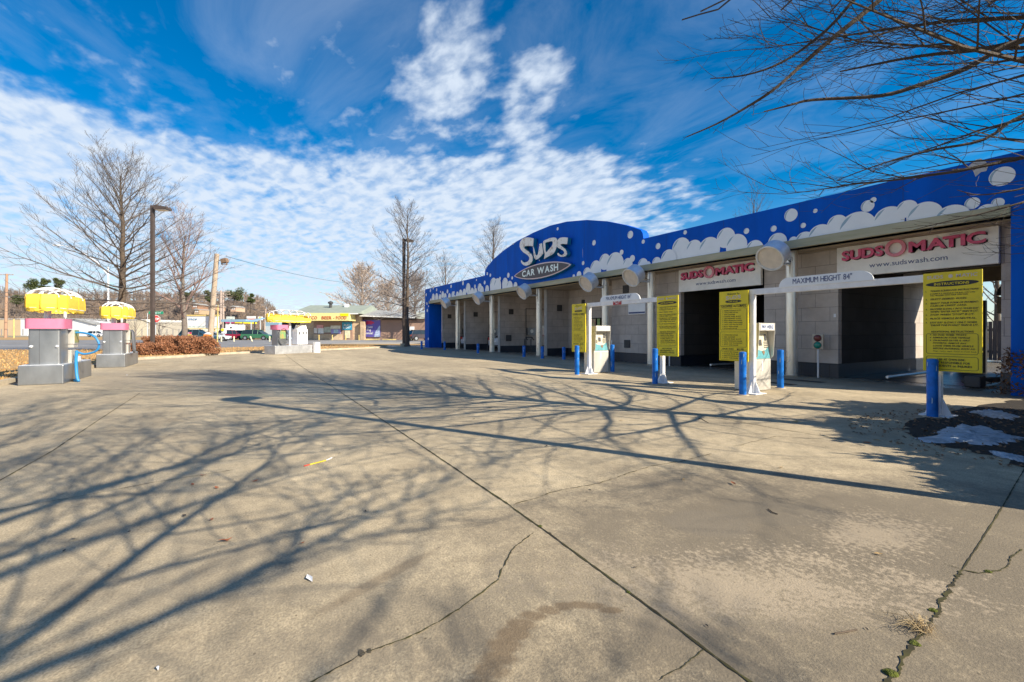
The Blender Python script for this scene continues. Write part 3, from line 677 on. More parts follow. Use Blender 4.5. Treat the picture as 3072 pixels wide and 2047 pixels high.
# peeled patches
mb = MB()
for (u, v, a, b) in ((2938, 501, 0.16, 0.20), (1612, 735, 0.02, 0.2), (1748, 760, 0.012, 0.28), (1540, 732, 0.1, 0.05)):
    p = FP(u, v, YF-0.002); mb.add([(p.x+a*math.cos(k/9*6.28)*rr(.6, 1.2), YF-0.003, p.z+b*math.sin(k/9*6.28)*rr(.6, 1.2)) for k in range(9)], [tuple(range(9))])
part(mb, 'peeled_patches', mat('peel_grey', (0.5, 0.5, 0.52), 0.7))
# columns with collars
colX = [-32.7, -27.05, -21.4, -15.93, -13.18, -7.62]
for x in colX:
    c = part(MB().lathe([(0.165, 0), (0.165, ZB-0.002)], 28, x, 14.52), 'column', M_steel, smooth='auto')
    MB().lathe([(0.195, 0), (0.195, 0.03), (0.17, 0.04)], 24, x, 14.52).build('base_plate', M_kerb, c, world=True)
# bay interiors: pipes, rails
for x0 in (-11.2, -5.6):
    for k in (0, 1):
        part(MB().tube([(x0+k*1.9, 15.6, 0.09), (x0+k*1.9, 20.6, 0.09)], 0.04, 8), 'guide_rail', M_galv, smooth='auto')
    part(MB().box(x0-0.6, x0+2.4, 17.8, 18.1, 3.2, 3.5).tube([(x0+2.1, 18.0, 3.2), (x0+2.1, 18.0, 0.9)], 0.05, 8), 'wash_arm', M_dgrey)
part(MB().obox((-3.75, 15.9, 0.16), 0.12, 1.4, 0.12, R(-15)).box(-3.9, -3.6, 15.1, 15.5, 0.02, 0.3), 'wheel_guide', M_dgrey, bevel=0.03)

# ---- drum lamps
def drum(i, x, label):
    t = thing('drum_lamp', label, 'wall lamp', (x, 14.36, 3.42), 0, 'drum lamps on the front columns')
    tilt = R(32); ax = Vector((0, -math.cos(tilt), -math.sin(tilt)))
    c = Vector((0, -0.82, 0.22)); q = Vector((0, 0, 1)).rotation_difference(ax).to_matrix().to_4x4(); m = Matrix.Translation(c) @ q
    MB().lathe([(0.30, -0.24), (0.385, -0.20), (0.385, 0.22), (0.40, 0.22), (0.40, 0.25), (0.355, 0.25), (0.355, 0.20)], 40).xf(m).build('housing', M_galv, t, smooth='auto')
    MB().lathe([(0.354, 0.19), (0.354, 0.205)], 40).xf(m).build('lens', M_lens, t, smooth='auto')
    MB().tube([(0, 0, -0.0), (0, -0.62, 0.0)], 0.045, 10).build('arm', M_galv, t, smooth='auto')
    MB().box(-0.06, 0.06, -0.66, -0.50, -0.08, 0.12).build('bracket', M_dgrey, t, bevel=0.01)
    MB().tube([(0.05, -0.02, 0.1), (0.12, -0.12, 0.05), (0.1, -0.35, 0.15), (0.05, -0.5, 0.25)], 0.012, 6).build('cable', M_dgrey, t)
dl = ['leftmost drum lamp, on the first round column of the car wash', 'drum lamp beside the bay holding the red car', 'drum lamp below the left end of the CAR WASH oval',
      'drum lamp left of the big pier wall, above the first height bar', 'drum lamp just left of the first pink lettered sign', 'largest drum lamp, between the two pink lettered signs']
for i, x in enumerate(colX): drum(i, x, dl[i])

# ---- SUDS letters
def suds():
    t = thing('suds_sign', 'weathered white raised letters spelling SUDS on the blue arch', 'sign', FP(1600, 740, YF-0.02))
    def L_(pts): return [(1530+x/9.225, 680+y/9.225) for x, y in pts]
    Y0 = YF-0.30
    letters = [
        [(655,330),(640,545),(560,540),(470,535),(410,550),(392,580),(410,615),(470,660),(540,715),(600,775),(630,850),(630,930),(590,1010),(530,1060),(450,1085),(390,1075),(340,1040),(305,985),(300,950),(318,928),(345,965),(390,995),(440,990),(495,965),(530,915),(535,860),(505,810),(440,760),(360,710),(300,640),(268,560),(265,480),(290,400),(345,335),(420,302),(500,298),(580,312)],
        [(640,545),(665,600),(690,700),(715,790),(738,800),(765,775),(785,700),(800,600),(815,480),(885,462),(895,560),(915,700),(920,745),(860,820),(790,885),(735,915),(700,910),(672,870),(655,800),(645,700)],
        None,
        [(1600,308),(1580,490),(1500,482),(1430,482),(1398,500),(1415,530),(1470,575),(1530,625),(1570,690),(1578,760),(1545,815),(1480,838),(1400,835),(1340,810),(1310,770),(1312,740),(1335,728),(1365,765),(1410,790),(1460,780),(1492,750),(1500,710),(1470,665),(1400,625),(1330,590),(1300,560),(1290,500),(1300,440),(1320,370),(1370,318),(1440,300),(1520,298)]]
    def poly3(pts): return [FP(u, v, Y0) for u, v in L_(pts)]
    for pts in letters:
        if pts is None:
            o_ = [(915,410),(960,380),(1100,320),(1200,300),(1265,310),(1300,350),(1320,420),(1300,500),(1285,580),(1250,680),(1200,750),(1120,800),(1020,850),(925,910),(940,840),(965,770),(950,720),(930,650),(918,540)]
            i_ = [(975,450),(1010,435),(1120,410),(1170,410),(1185,440),(1175,500),(1140,560),(1060,650),(1000,730),(985,650),(980,550)]
            # resample both loops to the same count by angle and bridge
            cx, cy = 1080, 560
            def res(P, n=48):
                out_ = []; m_ = len(P)
                for k in range(n):
                    a = -math.pi + 2*math.pi*k/n; dx, dy = math.cos(a), math.sin(a); best = 0
                    for j in range(m_):
                        x1, y1 = P[j][0]-cx, P[j][1]-cy; x2, y2 = P[(j+1) % m_][0]-cx, P[(j+1) % m_][1]-cy
                        ex, ey = x2-x1, y2-y1; den = dx*ey-dy*ex
                        if abs(den) < 1e-9: continue
                        s_ = (x1*ey-y1*ex)/den; q_ = (x1*dy-y1*dx)/den
                        if s_ > 0 and -1e-6 <= q_ <= 1+1e-6: best = max(best, s_)
                    out_.append((cx+dx*best, cy+dy*best))
                return out_
            A = poly3(res(o_)); B = poly3(res(i_)); n = len(A); y1 = Vector((0, 0.22, 0))
            f = MB().add(A+B, [(i, (i+1) % n, n+(i+1) % n, n+i) for i in range(n)])
            sd_ = MB().add([p+Vector((0, .003, 0)) for p in A]+[p+y1 for p in A], [(i, n+i, n+(i+1) % n, (i+1) % n) for i in range(n)])
            sd_.add([p+Vector((0, .003, 0)) for p in B]+[p+y1 for p in B], [(i, (i+1) % n, n+(i+1) % n, n+i) for i in range(n)])
        else:
            A = poly3(pts); n = len(A)
            f = MB().add(A, [tuple(range(n))]); sd_ = MB().prism([p+Vector((0, 0.003, 0)) for p in A], (0, 0.22, 0))
        l = f.build('letter', M_peel, t, world=True); sd_.build('letter_side', M_teal, l, world=True)
suds()
def oval_sign():
    a = FP(1542.5, 828, YF-0.25); b = FP(1713.7, 789.5, YF-0.25); cx = (a.x+b.x)/2; cz = 4.66; hw = (b.x-a.x)/2; hh = 0.40
    t = thing('oval_sign', 'charcoal pointed oval sign reading CAR WASH under the SUDS letters', 'sign', (cx, YF, cz))
    def lens(w_, h_, y):
        P = []
        for k in range(33): s = -1+2*k/32; P.append(Vector((s*w_, y, h_*(1-abs(s)**2.1)**0.85 if abs(s) < 1 else 0)))
        for k in range(1, 32): s = 1-2*k/32; P.append(Vector((s*w_, y, -h_*(1-abs(s)**2.1)**0.85)))
        return P
    MB().prism(lens(hw+0.02, hh+0.02, -0.23), (0, 0.21, 0)).build('box', M_teal, t)
    MB().prism(lens(hw, hh, -0.26), (0, 0.028, 0)).build('rim', M_rim, t)
    MB().prism(lens(hw-0.13, hh-0.055, -0.272), (0, 0.01, 0)).build('face', M_char, t)
    MB().text('CAR WASH', (-hw*0.66, -0.276, -0.15), (1,0,0), (0,0,1), hw*1.28, 0.33, 2).build('lettering', M_word, t)
oval_sign()

# ---- pink lettered signs over the automatic bays
def soap_sign(x0, x1, label):
    t = thing('bay_sign', label, 'sign', (x0, YW, 3.0), 0, 'pink lettered signs above the automatic bays')
    w_ = x1-x0; h_ = ZB-0.035-2.93
    MB().box(0, w_, -0.16, -0.04, -0.07, h_-0.07).build('panel', M_cream, t, bevel=0.01)
    def txt(s, x, wd, hh, z, rise):
        o = MB(); V, Fc, tw = layout(s, 2, 0.0, 0.03); sy = hh/0.80
        o.add([(x+vx*wd/tw, -0.215, z+vy*sy+rise*(vx*wd/tw)) for vx, vy in V], Fc); return o
    parts = [('SUDS', 0.16, 0.98, 0.29, 0.40, 0.03), ('MATIC', 1.68, 1.42, 0.29, 0.42, 0.02)]
    for s, x, wd, hh, z, rise in parts:
        o = txt(s, x, wd, hh, z, rise); sh = MB().add([p+Vector((0.022, 0.05, -0.016)) for p in o.v], o.f)
        l = o.build('letters', M_pink, t, solid=0.05); sh.build('letter_shadow', M_black, l)
        q = txt(s, x+0.008, wd, hh, z, rise)
    ring = MB(); K = 32; cx, cz = 1.40, 0.57
    for (ra, rb, y) in ((0.225, 0.145, -0.24),):
        V = []
        for k in range(K): a = k/K*6.2832; V += [(cx+ra*math.cos(a), y, cz+ra*math.sin(a)), (cx+rb*math.cos(a), y, cz+rb*math.sin(a)), (cx+ra*math.cos(a), y+0.06, cz+ra*math.sin(a)), (cx+rb*math.cos(a), y+0.06, cz+rb*math.sin(a))]
        ring.add(V, [f for k in range(K) for n in [(k+1) % K] for f in ((4*k, 4*k+1, 4*n+1, 4*n), (4*k, 4*n, 4*n+2, 4*k+2), (4*k+1, 4*k+3, 4*n+3, 4*n+1))])
    ring.build('letter_ring', M_pinkl, t)
    MB().text('www.sudswash.com', (0.80, -0.163, 0.13), (1,0,0), (0,0,1), 1.62, 0.13, 0).build('web_address', M_navy, t)
    return t
soap_sign(-12.12, -8.80, 'cream sign with pink letters over the dark left automatic bay')
soap_sign(-6.55, -3.25, 'cream sign with pink letters over the right automatic bay, nearest the blue end')
# scuff down the left sign omitted from the right one
tt = thing('sales_board', 'white sales board with blue band on the grey pier behind the height bar', 'sign', (-14.6, YW, 2.55))
a = FP(1885, 880, YW-0.02); b = FP(1936, 873, YW-0.02)
tt.location = (a.x, YW, 2.2)
ww = b.x-a.x
MB().box(0, ww, -0.03, -0.005, -0.05, 0.63).build('board', M_whited, tt)
MB().box(0.03, ww-0.02, -0.034, -0.03, 0.44, 0.59).box(0.03, ww-0.02, -0.034, -0.03, -0.02, 0.05).build('blue_band', M_navy, tt)
MB().text('SALES', (ww*0.45, -0.035, 0.47), (1,0,0), (0,0,1), ww*0.5, 0.1, 1).build('lettering', M_whited, tt)

# niche: change machine, vending panels
def vending():
    y = 16.55
    for i, (u0, u1, c, lb) in enumerate(((1768, 1776, (0.15, 0.35, 0.05), 'green vending picture panel left of three in the niche'), (1778, 1793, (0.5, 0.12, 0.2), 'pink vending picture panel in the middle of the niche'), (1796, 1806, (0.05, 0.25, 0.05), 'dark green vending picture panel right of three in the niche'))):
        a = FP(u0, 965, y); b = FP(u1, 975, y)
        t = thing('vending_panel', lb, 'vending panel', (a.x, y, 1.5), 0, 'vending panels in the niche')
        MB().box(0, b.x-a.x, -0.12, -0.003, 0.05, 0.62).build('frame', M_dark, t)
        MB().box(0.03, b.x-a.x-0.03, -0.13, -0.119, 0.1, 0.57).build('picture', mat('picture_%d' % i, c, 0.4, col2=(0.5, 0.6, 0.25), vscale=5), t)
    t = thing('change_machine', 'dark wall mounted change machine left in the niche', 'machine', (-20.6, y, 0.9))
    MB().box(0, 0.75, -0.25, -0.003, -0.2, 1.15).build('case', M_dgrey, t, bevel=0.02)
    MB().box(0.2, 0.6, -0.26, -0.249, 0.35, 0.8).build('screen', M_dark, t)
    t = thing('vacuum_vendor', 'tall white and black vendor at the right side of the niche', 'machine', (-17.2, y, 0))
    MB().box(0, 1.0, -0.5, -0.003, 0, 0.95).build('cabinet', M_white, t, bevel=0.02)
    MB().box(0.05, 0.9, -0.4, -0.003, 0.97, 1.75).build('window_unit', M_dark, t)
    MB().box(0.15, 0.5, -0.42, -0.401, 2.0, 2.3).box(0.15, 0.65, -0.42, -0.401, 2.55, 2.85).build('notice', mat('pale_blue_notice', (0.35, 0.55, 0.62), 0.5), t)
vending()
# equipment inside the wash bays
def bay_gear(x, k, where):
    g = 'wash bay equipment'
    t = thing('meter_box', 'steel meter box on the wall of the %s' % where, 'meter box', (x, 17.15, 1.15), 0, 'meter boxes in the bays')
    MB().box(0.003, 0.22, 0, 0.62, 0, 0.50).build('case', M_brush, t, bevel=0.02); MB().lathe([(0.13, 0), (0.13, 0.02)], 18).xf(Matrix.Translation((0.222, 0.3, 0.27)) @ Matrix.Rotation(R(90), 4, 'Y')).build('dial', M_cream, t)
    t = thing('notice_board', 'white and red notice on the wall of the %s' % where, 'sign', (x, 18.3, 1.1), 0, 'notice boards in the bays')
    MB().box(0.003, 0.03, 0, 1.3, 0, 0.72).build('board', M_cream, t)
    o = MB(); o.text('NOTICE', (0.033, 0.38, 0.58), (0, 1, 0), (0, 0, 1), 0.5, 0.09, 1)
    for q, s in enumerate(('NO MUD NO OIL CHANGE', 'ALL WASHING AT YOUR OWN RISK', 'DO NOT LEAVE WAND ON', 'NOT RESPONSIBLE FOR DAMAGE', 'DUMPING OF TRASH PROHIBITED', 'VIOLATORS PROSECUTED')):
        o.text(s, (0.033, 0.12, 0.47-q*0.075), (0, 1, 0), (0, 0, 1), 1.05, 0.045, 0)
    o.box(0.03, 0.034, 0.05, 1.25, 0.015, 0.06)
    o.build('print', mat('dark_red_ink', (0.35, 0.03, 0.05), 0.6), t)
    t = thing('mat_rail', 'bent steel floor mat rail standing in the %s' % where, 'mat rail', (x+0.5, 16.7, 0), 0, 'mat rails in the bays')
    for s in (0, 1): MB().tube([(0, s*0.5, 0), (0, s*0.5, 0.85), (0.12, s*0.5, 1.0), (0.35, s*0.5, 0.82)], 0.035, 8).build('leg', M_dgrey, t, smooth='auto')
    MB().tube([(0.12, 0, 1.0), (0.12, 0.5, 1.0)], 0.03, 8).build('bar', M_dgrey, t)
bay_gear(XL+1.31, 0, 'leftmost bay, by the white car'); bay_gear(DV[0]+0.1, 1, 'middle bay, by the red car'); bay_gear(DV[1]+0.1, 2, 'third bay, right of the red car')
t = thing('bay_mirror', 'small white light switch plate on the wall left of the right automatic bay', 'switch', FP(2505, 947, YW))
MB().box(-0.03, 0.03, -0.02, -0.002, -0.05, 0.05).box(-0.01, 0.01, -0.026, -0.019, -0.015, 0.015).build('plate', M_white, t)
t = thing('stop_light', 'dark panel with small lit red lamp deep in the right automatic bay', 'signal', (-5.6, 21.05, 0))
MB().box(0, 0.7, 0, 0.15, 0, 2.4).build('case', M_dark, t); 
MB().box(0.02, 0.10, -0.01, 0.001, 1.42, 1.50).build('red_lamp', mat('red_lit', (1, 0.02, 0.01), 0.5, emit=4.0), t)

# ---- bollards
def bollard(x, y, h, label, grp, r=0.072, lean=0.0):
    t = thing('bollard', label, 'bollard', (x, y, 0), rr(0, 6), grp)
    MB().lathe([(r, 0), (r, h-0.03), (r*0.92, h-0.008), (r*0.5, h), (0.01, h+0.002)], 24).build('post', M_bol, t, smooth='auto')
    MB().lathe([(r+0.05, 0.0), (r+0.045, 0.012), (r+0.001, 0.016)], 20).build('collar', M_kerb, t)
    mb_ = MB()
    for k in range(7):
        a = rr(0, 6.28); z = rr(0.1, h*0.9); e = r+0.0015
        mb_.add([(e*math.cos(a+q), e*math.sin(a+q), z+p) for q, p in ((0, 0), (0.18, 0.01), (0.22, rr(0.05, 0.14)), (0.03, rr(0.05, 0.1)))], [(0, 1, 2, 3)])
    mb_.build('scuffs', M_bolw, t)
def GB(u, v): p = G(u, v); q = (p-Vector((0, 0, 0))); q.z = 0; return p + q.normalized()*0.07
g1, g2 = 'tall blue bollards at the pay stations', 'short blue bollards in front of the bays'
for (u, v, h, lb, g) in ((2797, 1254, 0.93, 'blue bollard nearest the camera, in front of the right instruction sign', g1), (2228, 1187, 0.93, 'blue bollard in front of the PAY HERE machine', g1), (2341, 1166, 0.93, 'bright blue bollard right of the PAY HERE machine', g1),
    (1965, 1154, 0.93, 'blue bollard left of the middle instruction sign', g1), (1731, 1126, 0.93, 'blue bollard in front of the leftmost yellow menu sign', g1), (1837, 1117, 0.93, 'bright blue bollard right of the far payment machine', g1)):
    p = GB(u, v); bollard(p.x, p.y, h, lb, g)
for (u, v, h, lb) in ((1265, 1049, 0.66, 'short blue bollard beyond the left end of the car wash'), (1334, 1051, 0.66, 'short blue bollard before the leftmost wash bay'), (1434, 1061, 0.63, 'short blue bollard before the bay with the red car'),
    (1572, 1072, 0.62, 'short blue bollard before the third wash bay'), (1627, 1077, 0.63, 'short blue bollard touching the third column in view'), (1691.5, 1080, 0.63, 'short blue bollard in front of the niche')):
    p = GB(u, v); bollard(p.x, p.y, h, lb, g2, 0.085)

# ---- gantries, signs, kiosks
def gantry(x0, x1, y, label):
    t = thing('height_bar', label, 'height bar', (x0, y, 0), 0, 'height bars before the automatic bays')
    w_ = x1-x0
    for xx in (0.05, w_):
        p = MB().box(xx-0.05, xx+0.05, -0.05, 0.05, 0.02, 2.17)
        o = p.build('post', M_white, t, bevel=0.006)
        b = MB().box(xx-0.19, xx+0.19, -0.2, 0.2, 0.003, 0.02)
        for sx, sy in ((1, 0), (-1, 0), (0, 1), (0, -1)):
            q = [(0.05, 0.02), (0.17, 0.02), (0.05, 0.30)]
            b.prism([(xx+sx*a_-sy*0.012, sy*a_-sx*0.012, z_) for a_, z_ in q], (sy*0.024, sx*0.024, 0))
        b.build('foot', M_white, o)
    MB().box(0.0, w_+0.45, -0.06, 0.06, 2.17, 2.29).build('beam', M_white, t, bevel=0.006)
    # rounded height board
    def board(xa, xb, z0, h_):
        P = []; K = 8; rd = h_*0.95
        for k in range(K+1): a_ = math.pi-(math.pi/2)*k/K; P.append(Vector((xa+rd+rd*math.cos(a_), -0.085, z0+h_*math.sin(a_))))
        for k in range(K+1): a_ = math.pi/2-(math.pi/2)*k/K; P.append(Vector((xb-rd*1.3+rd*1.3*math.cos(a_), -0.085, z0+h_*math.sin(a_))))
        return P
    xs = 0.66
    MB().prism(board(xs, xs+1.65, 2.275, 0.19), (0, 0.022, 0)).build('board', M_whited, t)
    MB().text('MAXIMUM HEIGHT 84"', (xs+0.28, -0.09, 2.325), (1,0,0), (0,0,1), 1.04, 0.105, 0).build('lettering', M_navy, t)
    return t
GY = 9.68
ga = gantry(-11.43, -8.40, GY, 'far white height bar reading MAXIMUM HEIGHT 84 before the left automatic bay')
gb = gantry(-5.95, -2.80, GY, 'near white height bar reading MAXIMUM HEIGHT 84 before the right automatic bay')
t = thing('card_sticker', 'small red CREDIT CARD ONLY sticker under the far height board', 'sticker', (FP(1840, 900, GY-0.06).x, GY-0.062, 2.165))
MB().box(0, 0.34, -0.012, -0.001, 0, 0.13).build('plate', mat('red_sticker', (0.45, 0.03, 0.04), 0.5), t)
MB().text('CREDIT CARD', (0.02, -0.014, 0.075), (1,0,0), (0,0,1), 0.3, 0.04, 1).text('ONLY', (0.1, -0.014, 0.02), (1,0,0), (0,0,1), 0.14, 0.04, 1).build('lettering', M_whited, t)

def rframe(o, x0, x1, z0, z1, y, gap=None):
    r = 0.03; P = []
    for cx, cz, a0 in ((x1-r, z1-r, 0), (x0+r, z1-r, 90), (x0+r, z0+r, 180), (x1-r, z0+r, 270)):
        for k in range(4): a_ = R(a0+30*k); P.append((cx+r*math.cos(a_), cz+r*math.sin(a_), cx+(r-0.006)*math.cos(a_), cz+(r-0.006)*math.sin(a_)))
    n = len(P); V = []
    for a_, b_, c_, d_ in P: V += [(a_, y, b_), (c_, y, d_)]
    o.add(V, [(2*i, 2*i+1, 2*((i+1) % n)+1, 2*((i+1) % n)) for i in range(n)])
def ell(o, cx, cz, a_, b_, y, n=28): o.add([(cx+a_*math.cos(k/n*6.2832), y, cz+b_*math.sin(k/n*6.2832)) for k in range(n)], [tuple(range(n))])
X1, Z1 = (1, 0, 0), (0, 0, 1)
def menu_sign(x, label):
    t = thing('menu_sign', label, 'sign', (x, GY-0.10, 0.70), R(0), 'yellow wash menu signs')
    MB().box(0, 0.70, -0.03, 0, 0, 1.58).build('board', M_yellow, t, bevel=0.004)
    y = -0.0325; k = MB(); g = MB()
    k.text('Welcome To', (0.20, y, 1.50), X1, Z1, 0.30, 0.035, 1)
    for q, c in enumerate('SUDS'): g.text(c, (0.17+q*0.095, y, 1.395+0.004*q), X1, Z1, 0.08, 0.075-(q == 1)*0.02, 1)
    ell(k, 0.35, 1.345, 0.20, 0.033, y)
    k.text('TOUCHFREE AUTOMATIC', (0.03, y, 1.215), X1, Z1, 0.64, 0.06, 1)
    def lines(z, ls, sp=0.0455):
        for i, s in enumerate(ls):
            k.text(s, (0.115, y, z-i*sp), X1, Z1, min(0.46, 0.0235*len(s)), 0.022, 1, 0.25); ell(k, 0.085, z-i*sp+0.011, 0.008, 0.008, y, 8)
    lines(1.13, ['UNDERCARRIAGE WASH', '2 PASS PRE SOAK', 'TIRE CLEANER', 'ROCKER PANEL BLAST', 'HIGH PRESSURE WASH', 'HIGH PRESSURE RINSE', 'TRIPLE SHINE CONDITIONER', 'CLEAR COAT PROTECTANT', 'SPOT FREE RINSE', 'ON BOARD DRYER'])
    rframe(k, 0.03, 0.67, 0.70, 1.19, y)
    lines(0.575, ['2 PASS PRE SOAK', 'TIRE CLEANER', 'ROCKER PANEL BLAST', 'HIGH PRESSURE RINSE', 'CLEAR COAT PROTECTANT', 'SPOT FREE RINSE']); rframe(k, 0.03, 0.67, 0.315, 0.66, y)
    k.text('BASIC SUDS', (0.09, y, 0.255), X1, Z1, 0.27, 0.032, 1); k.text('$5.00', (0.44, y, 0.25), X1, Z1, 0.16, 0.04, 1)
    lines(0.19, ['2 PASS PRE SOAK', 'ROCKER PANEL BLAST', 'HIGH PRESSURE RINSE', 'SPOT FREE RINSE']); rframe(k, 0.03, 0.67, 0.02, 0.24, y)
    k.build('print', M_black, t); g.build('faded_logo', mat('faded_lilac', (0.62, 0.55, 0.50), 0.6), t)
    MB().text('CAR WASH', (0.24, y-0.002, 1.332), X1, Z1, 0.22, 0.026, 1).build('oval_lettering', M_yellow, t)
def instr_sign(x, label):
    t = thing('instruction_sign', label, 'sign', (x, GY-0.10, 0.73), 0, 'yellow instruction signs')
    MB().box(0, 0.69, -0.03, 0, 0, 1.57).build('board', M_yellow, t, bevel=0.004)
    y = -0.0325; k = MB(); g = MB()
    g.text('SUDS', (0.05, y, 1.475), X1, Z1, 0.20, 0.05, 1); ell(g, 0.335, 1.50, 0.028, 0.028, y, 16); g.text('MATIC', (0.40, y, 1.475), X1, Z1, 0.24, 0.05, 1)
    ell(k, 0.345, 1.385, 0.31, 0.045, y)
    def num(n, z, ls, hh=0.026):
        k.text(str(n)+'.', (0.035, y, z), X1, Z1, None, 0.022, 1)
        for i, s in enumerate(ls): k.text(s, (0.09, y, z-i*0.042), X1, Z1, min(0.56, 0.0215*len(s)), hh, 1, 0.25)
    num(1, 1.265, ['TOUCH SCREEN FOR INSTRUCTIONS'])
    k.text('IF THERE IS A VEHICLE IN THE BAY, YOU CAN', (0.09, y, 1.225), X1, Z1, 0.52, 0.018, 1, 0.25); k.text('STILL PROCEED WITH YOUR SELECTION', (0.09, y, 1.197), X1, Z1, 0.44, 0.018, 1, 0.25)
    num(2, 1.135, ['SELECT DESIRED WASH.']); num(3, 1.07, ['SELECT YOUR FORM OF PAYMENT:', 'CASH OR CREDIT CARD.'])
    num(4, 0.975, ['PROCEED SLOWLY INTO WASH BAY', 'WHEN "ENTER NOW" SIGN IS LIT.']); num(5, 0.885, ['STOP WHEN "STOP" IS LIT.']); num(6, 0.825, ['PLACE VEHICLE IN NEUTRAL.'])
    num(7, 0.76, ['EXIT BAY SLOWLY ONLY WHEN', '"DRIVE FORWARD" SIGN IS LIT.'])
    k.text('ADDITIONAL INSTRUCTIONS', (0.10, y, 0.615), X1, Z1, 0.5, 0.028, 1)
    for i, s in enumerate(('NO DUAL WHEEL TRUCKS', 'REMAIN IN YOUR VEHICLE', 'ON BOARD DRYER IS VERY', 'POWERFUL. REMOVE ANY', 'LOOSE ITEMS FROM VEHICLE', 'BEFORE ENTERING, SUCH AS:')):
        k.text(s, (0.125, y, 0.565-i*0.043), X1, Z1, 0.0195*len(s), 0.024, 1, 0.25)
        if i < 3: ell(k, 0.095, 0.577-i*0.043, 0.008, 0.008, y, 8)
    k.text('Flags, racks, signs, items in truck beds', (0.125, y, 0.312), X1, Z1, 0.5, 0.016, 0, 0.25)
    rframe(k, 0.04, 0.65, 0.275, 0.60, y); rframe(k, 0.04, 0.65, 0.03, 0.24, y)
    k.text('USE AT OWN RISK:', (0.18, y, 0.175), X1, Z1, 0.33, 0.03, 1); k.text('NOT RESPONSIBLE FOR', (0.12, y, 0.125), X1, Z1, 0.44, 0.03, 1); k.text('ACCIDENTS or INJURIES', (0.11, y, 0.075), X1, Z1, 0.47, 0.03, 1)
    k.build('print', M_black, t); g.build('faded_logo', MATS['faded_lilac'], t)
    MB().text('INSTRUCTIONS', (0.14, y-0.002, 1.366), X1, Z1, 0.41, 0.038, 1).build('oval_lettering', M_yellow, t)
menu_sign(-12.12, 'yellow menu sign with black print on the far height bar, leftmost yellow sign')
menu_sign(-6.63, 'yellow menu sign with black print beside the PAY HERE machine')
instr_sign(-8.48, 'yellow instruction sign between the two pay lanes, before the dark bay')
instr_sign(-2.95, 'large yellow instruction sign nearest the blue end of the building')

def kiosk(x, y, label, lamp):
    t = thing('pay_machine', label, 'payment machine', (x, y, 0), 0, 'payment machines')
    D, Wd = 0.50, 0.64      # the machine faces +x
    MB().box(-D, 0, 0, Wd, 0.01, 0.72).build('lower_cabinet', M_sheet, t, bevel=0.012)
    MB().box(0.001, 0.006, 0.27, 0.31, 0.46, 0.68).build('tape_strip', M_whited, t)
    o = MB(); P = [(-D, 0.722), (0.0, 0.722), (-0.08, 1.38), (0.10, 1.38), (0.10, 1.56), (-D, 1.56)]
    up = MB().prism([(a_, 0.0, z_) for a_, z_ in P], (0, Wd, 0)).build('upper_cabinet', M_sheet, t, bevel=0.01)
    for yy in (0.001, Wd-0.013): MB().prism([(0.0, yy, 0.73), (0.06, yy, 0.80), (0.10, yy, 1.379), (-0.08, yy, 1.379)], (0, 0.012, 0)).build('cheek', M_sheet, up)
    MB().box(0.101, 0.106, 0.06, 0.58, 1.41, 1.53).build('header_plate', M_whited, t)
    MB().text('PAY HERE', (0.107, 0.10, 1.435), (0,1,0), Z1, 0.44, 0.075, 1).build('lettering', M_navy, t) if lamp else None
    def S_(yy, z_, e=0.004):     # a point on the sloping face
        f = (z_-0.722)/(1.38-0.722); return Vector((-0.08*f+e, yy, z_))
    MB().add([S_(0.04, 0.735), S_(0.60, 0.735), S_(0.60, 1.36), S_(0.04, 1.36)], [(0,1,2,3)]).build('fascia', mat('fascia_cream', (0.72, 0.66, 0.50), 0.45, var=0.1), t)
    MB().add([S_(0.045, 0.74, .007), S_(0.595, 0.74, .007), S_(0.595, 1.02, .007), S_(0.45, 0.94, .007), S_(0.3, 0.92, .007), S_(0.15, 0.95, .007), S_(0.045, 1.03, .007)], [tuple(range(7))]).build('fascia_wave', mat('fascia_aqua', (0.12, 0.38, 0.44), 0.45, var=0.3, vscale=8), t)
    k = MB()
    def pl(y0, y1, z0, z1): k.add([S_(y0, z0, .012), S_(y1, z0, .012), S_(y1, z1, .012), S_(y0, z1, .012)], [(0,1,2,3)])
    pl(0.22, 0.33, 1.04, 1.18); pl(0.45, 0.53, 1.15, 1.30)
    for q in range(4): pl(0.40, 0.56, 0.99+q*0.04, 1.01+q*0.04)
    for q in range(3): pl(0.06, 0.18, 0.99+q*0.04, 1.015+q*0.04)
    k.build('slots', M_dgrey, t)
    MB().add([S_(0.30, 0.90, .014), S_(0.36, 0.82, .014), S_(0.42, 0.90, .014), S_(0.36, 0.93, .014)], [(0,1,2,3)]).build('badge', mat('badge_bronze', (0.25, 0.15, 0.08), 0.5), t)
    MB().box(-0.38, -0.18, -0.006, -0.001, 1.0, 1.25).build('side_sticker', M_whited, t)
kiosk(-11.50, 9.98, 'pale steel payment machine beside the far height bar post', False)
kiosk(-6.06, 10.02, 'pale steel payment machine marked PAY HERE beside the near height bar', True)

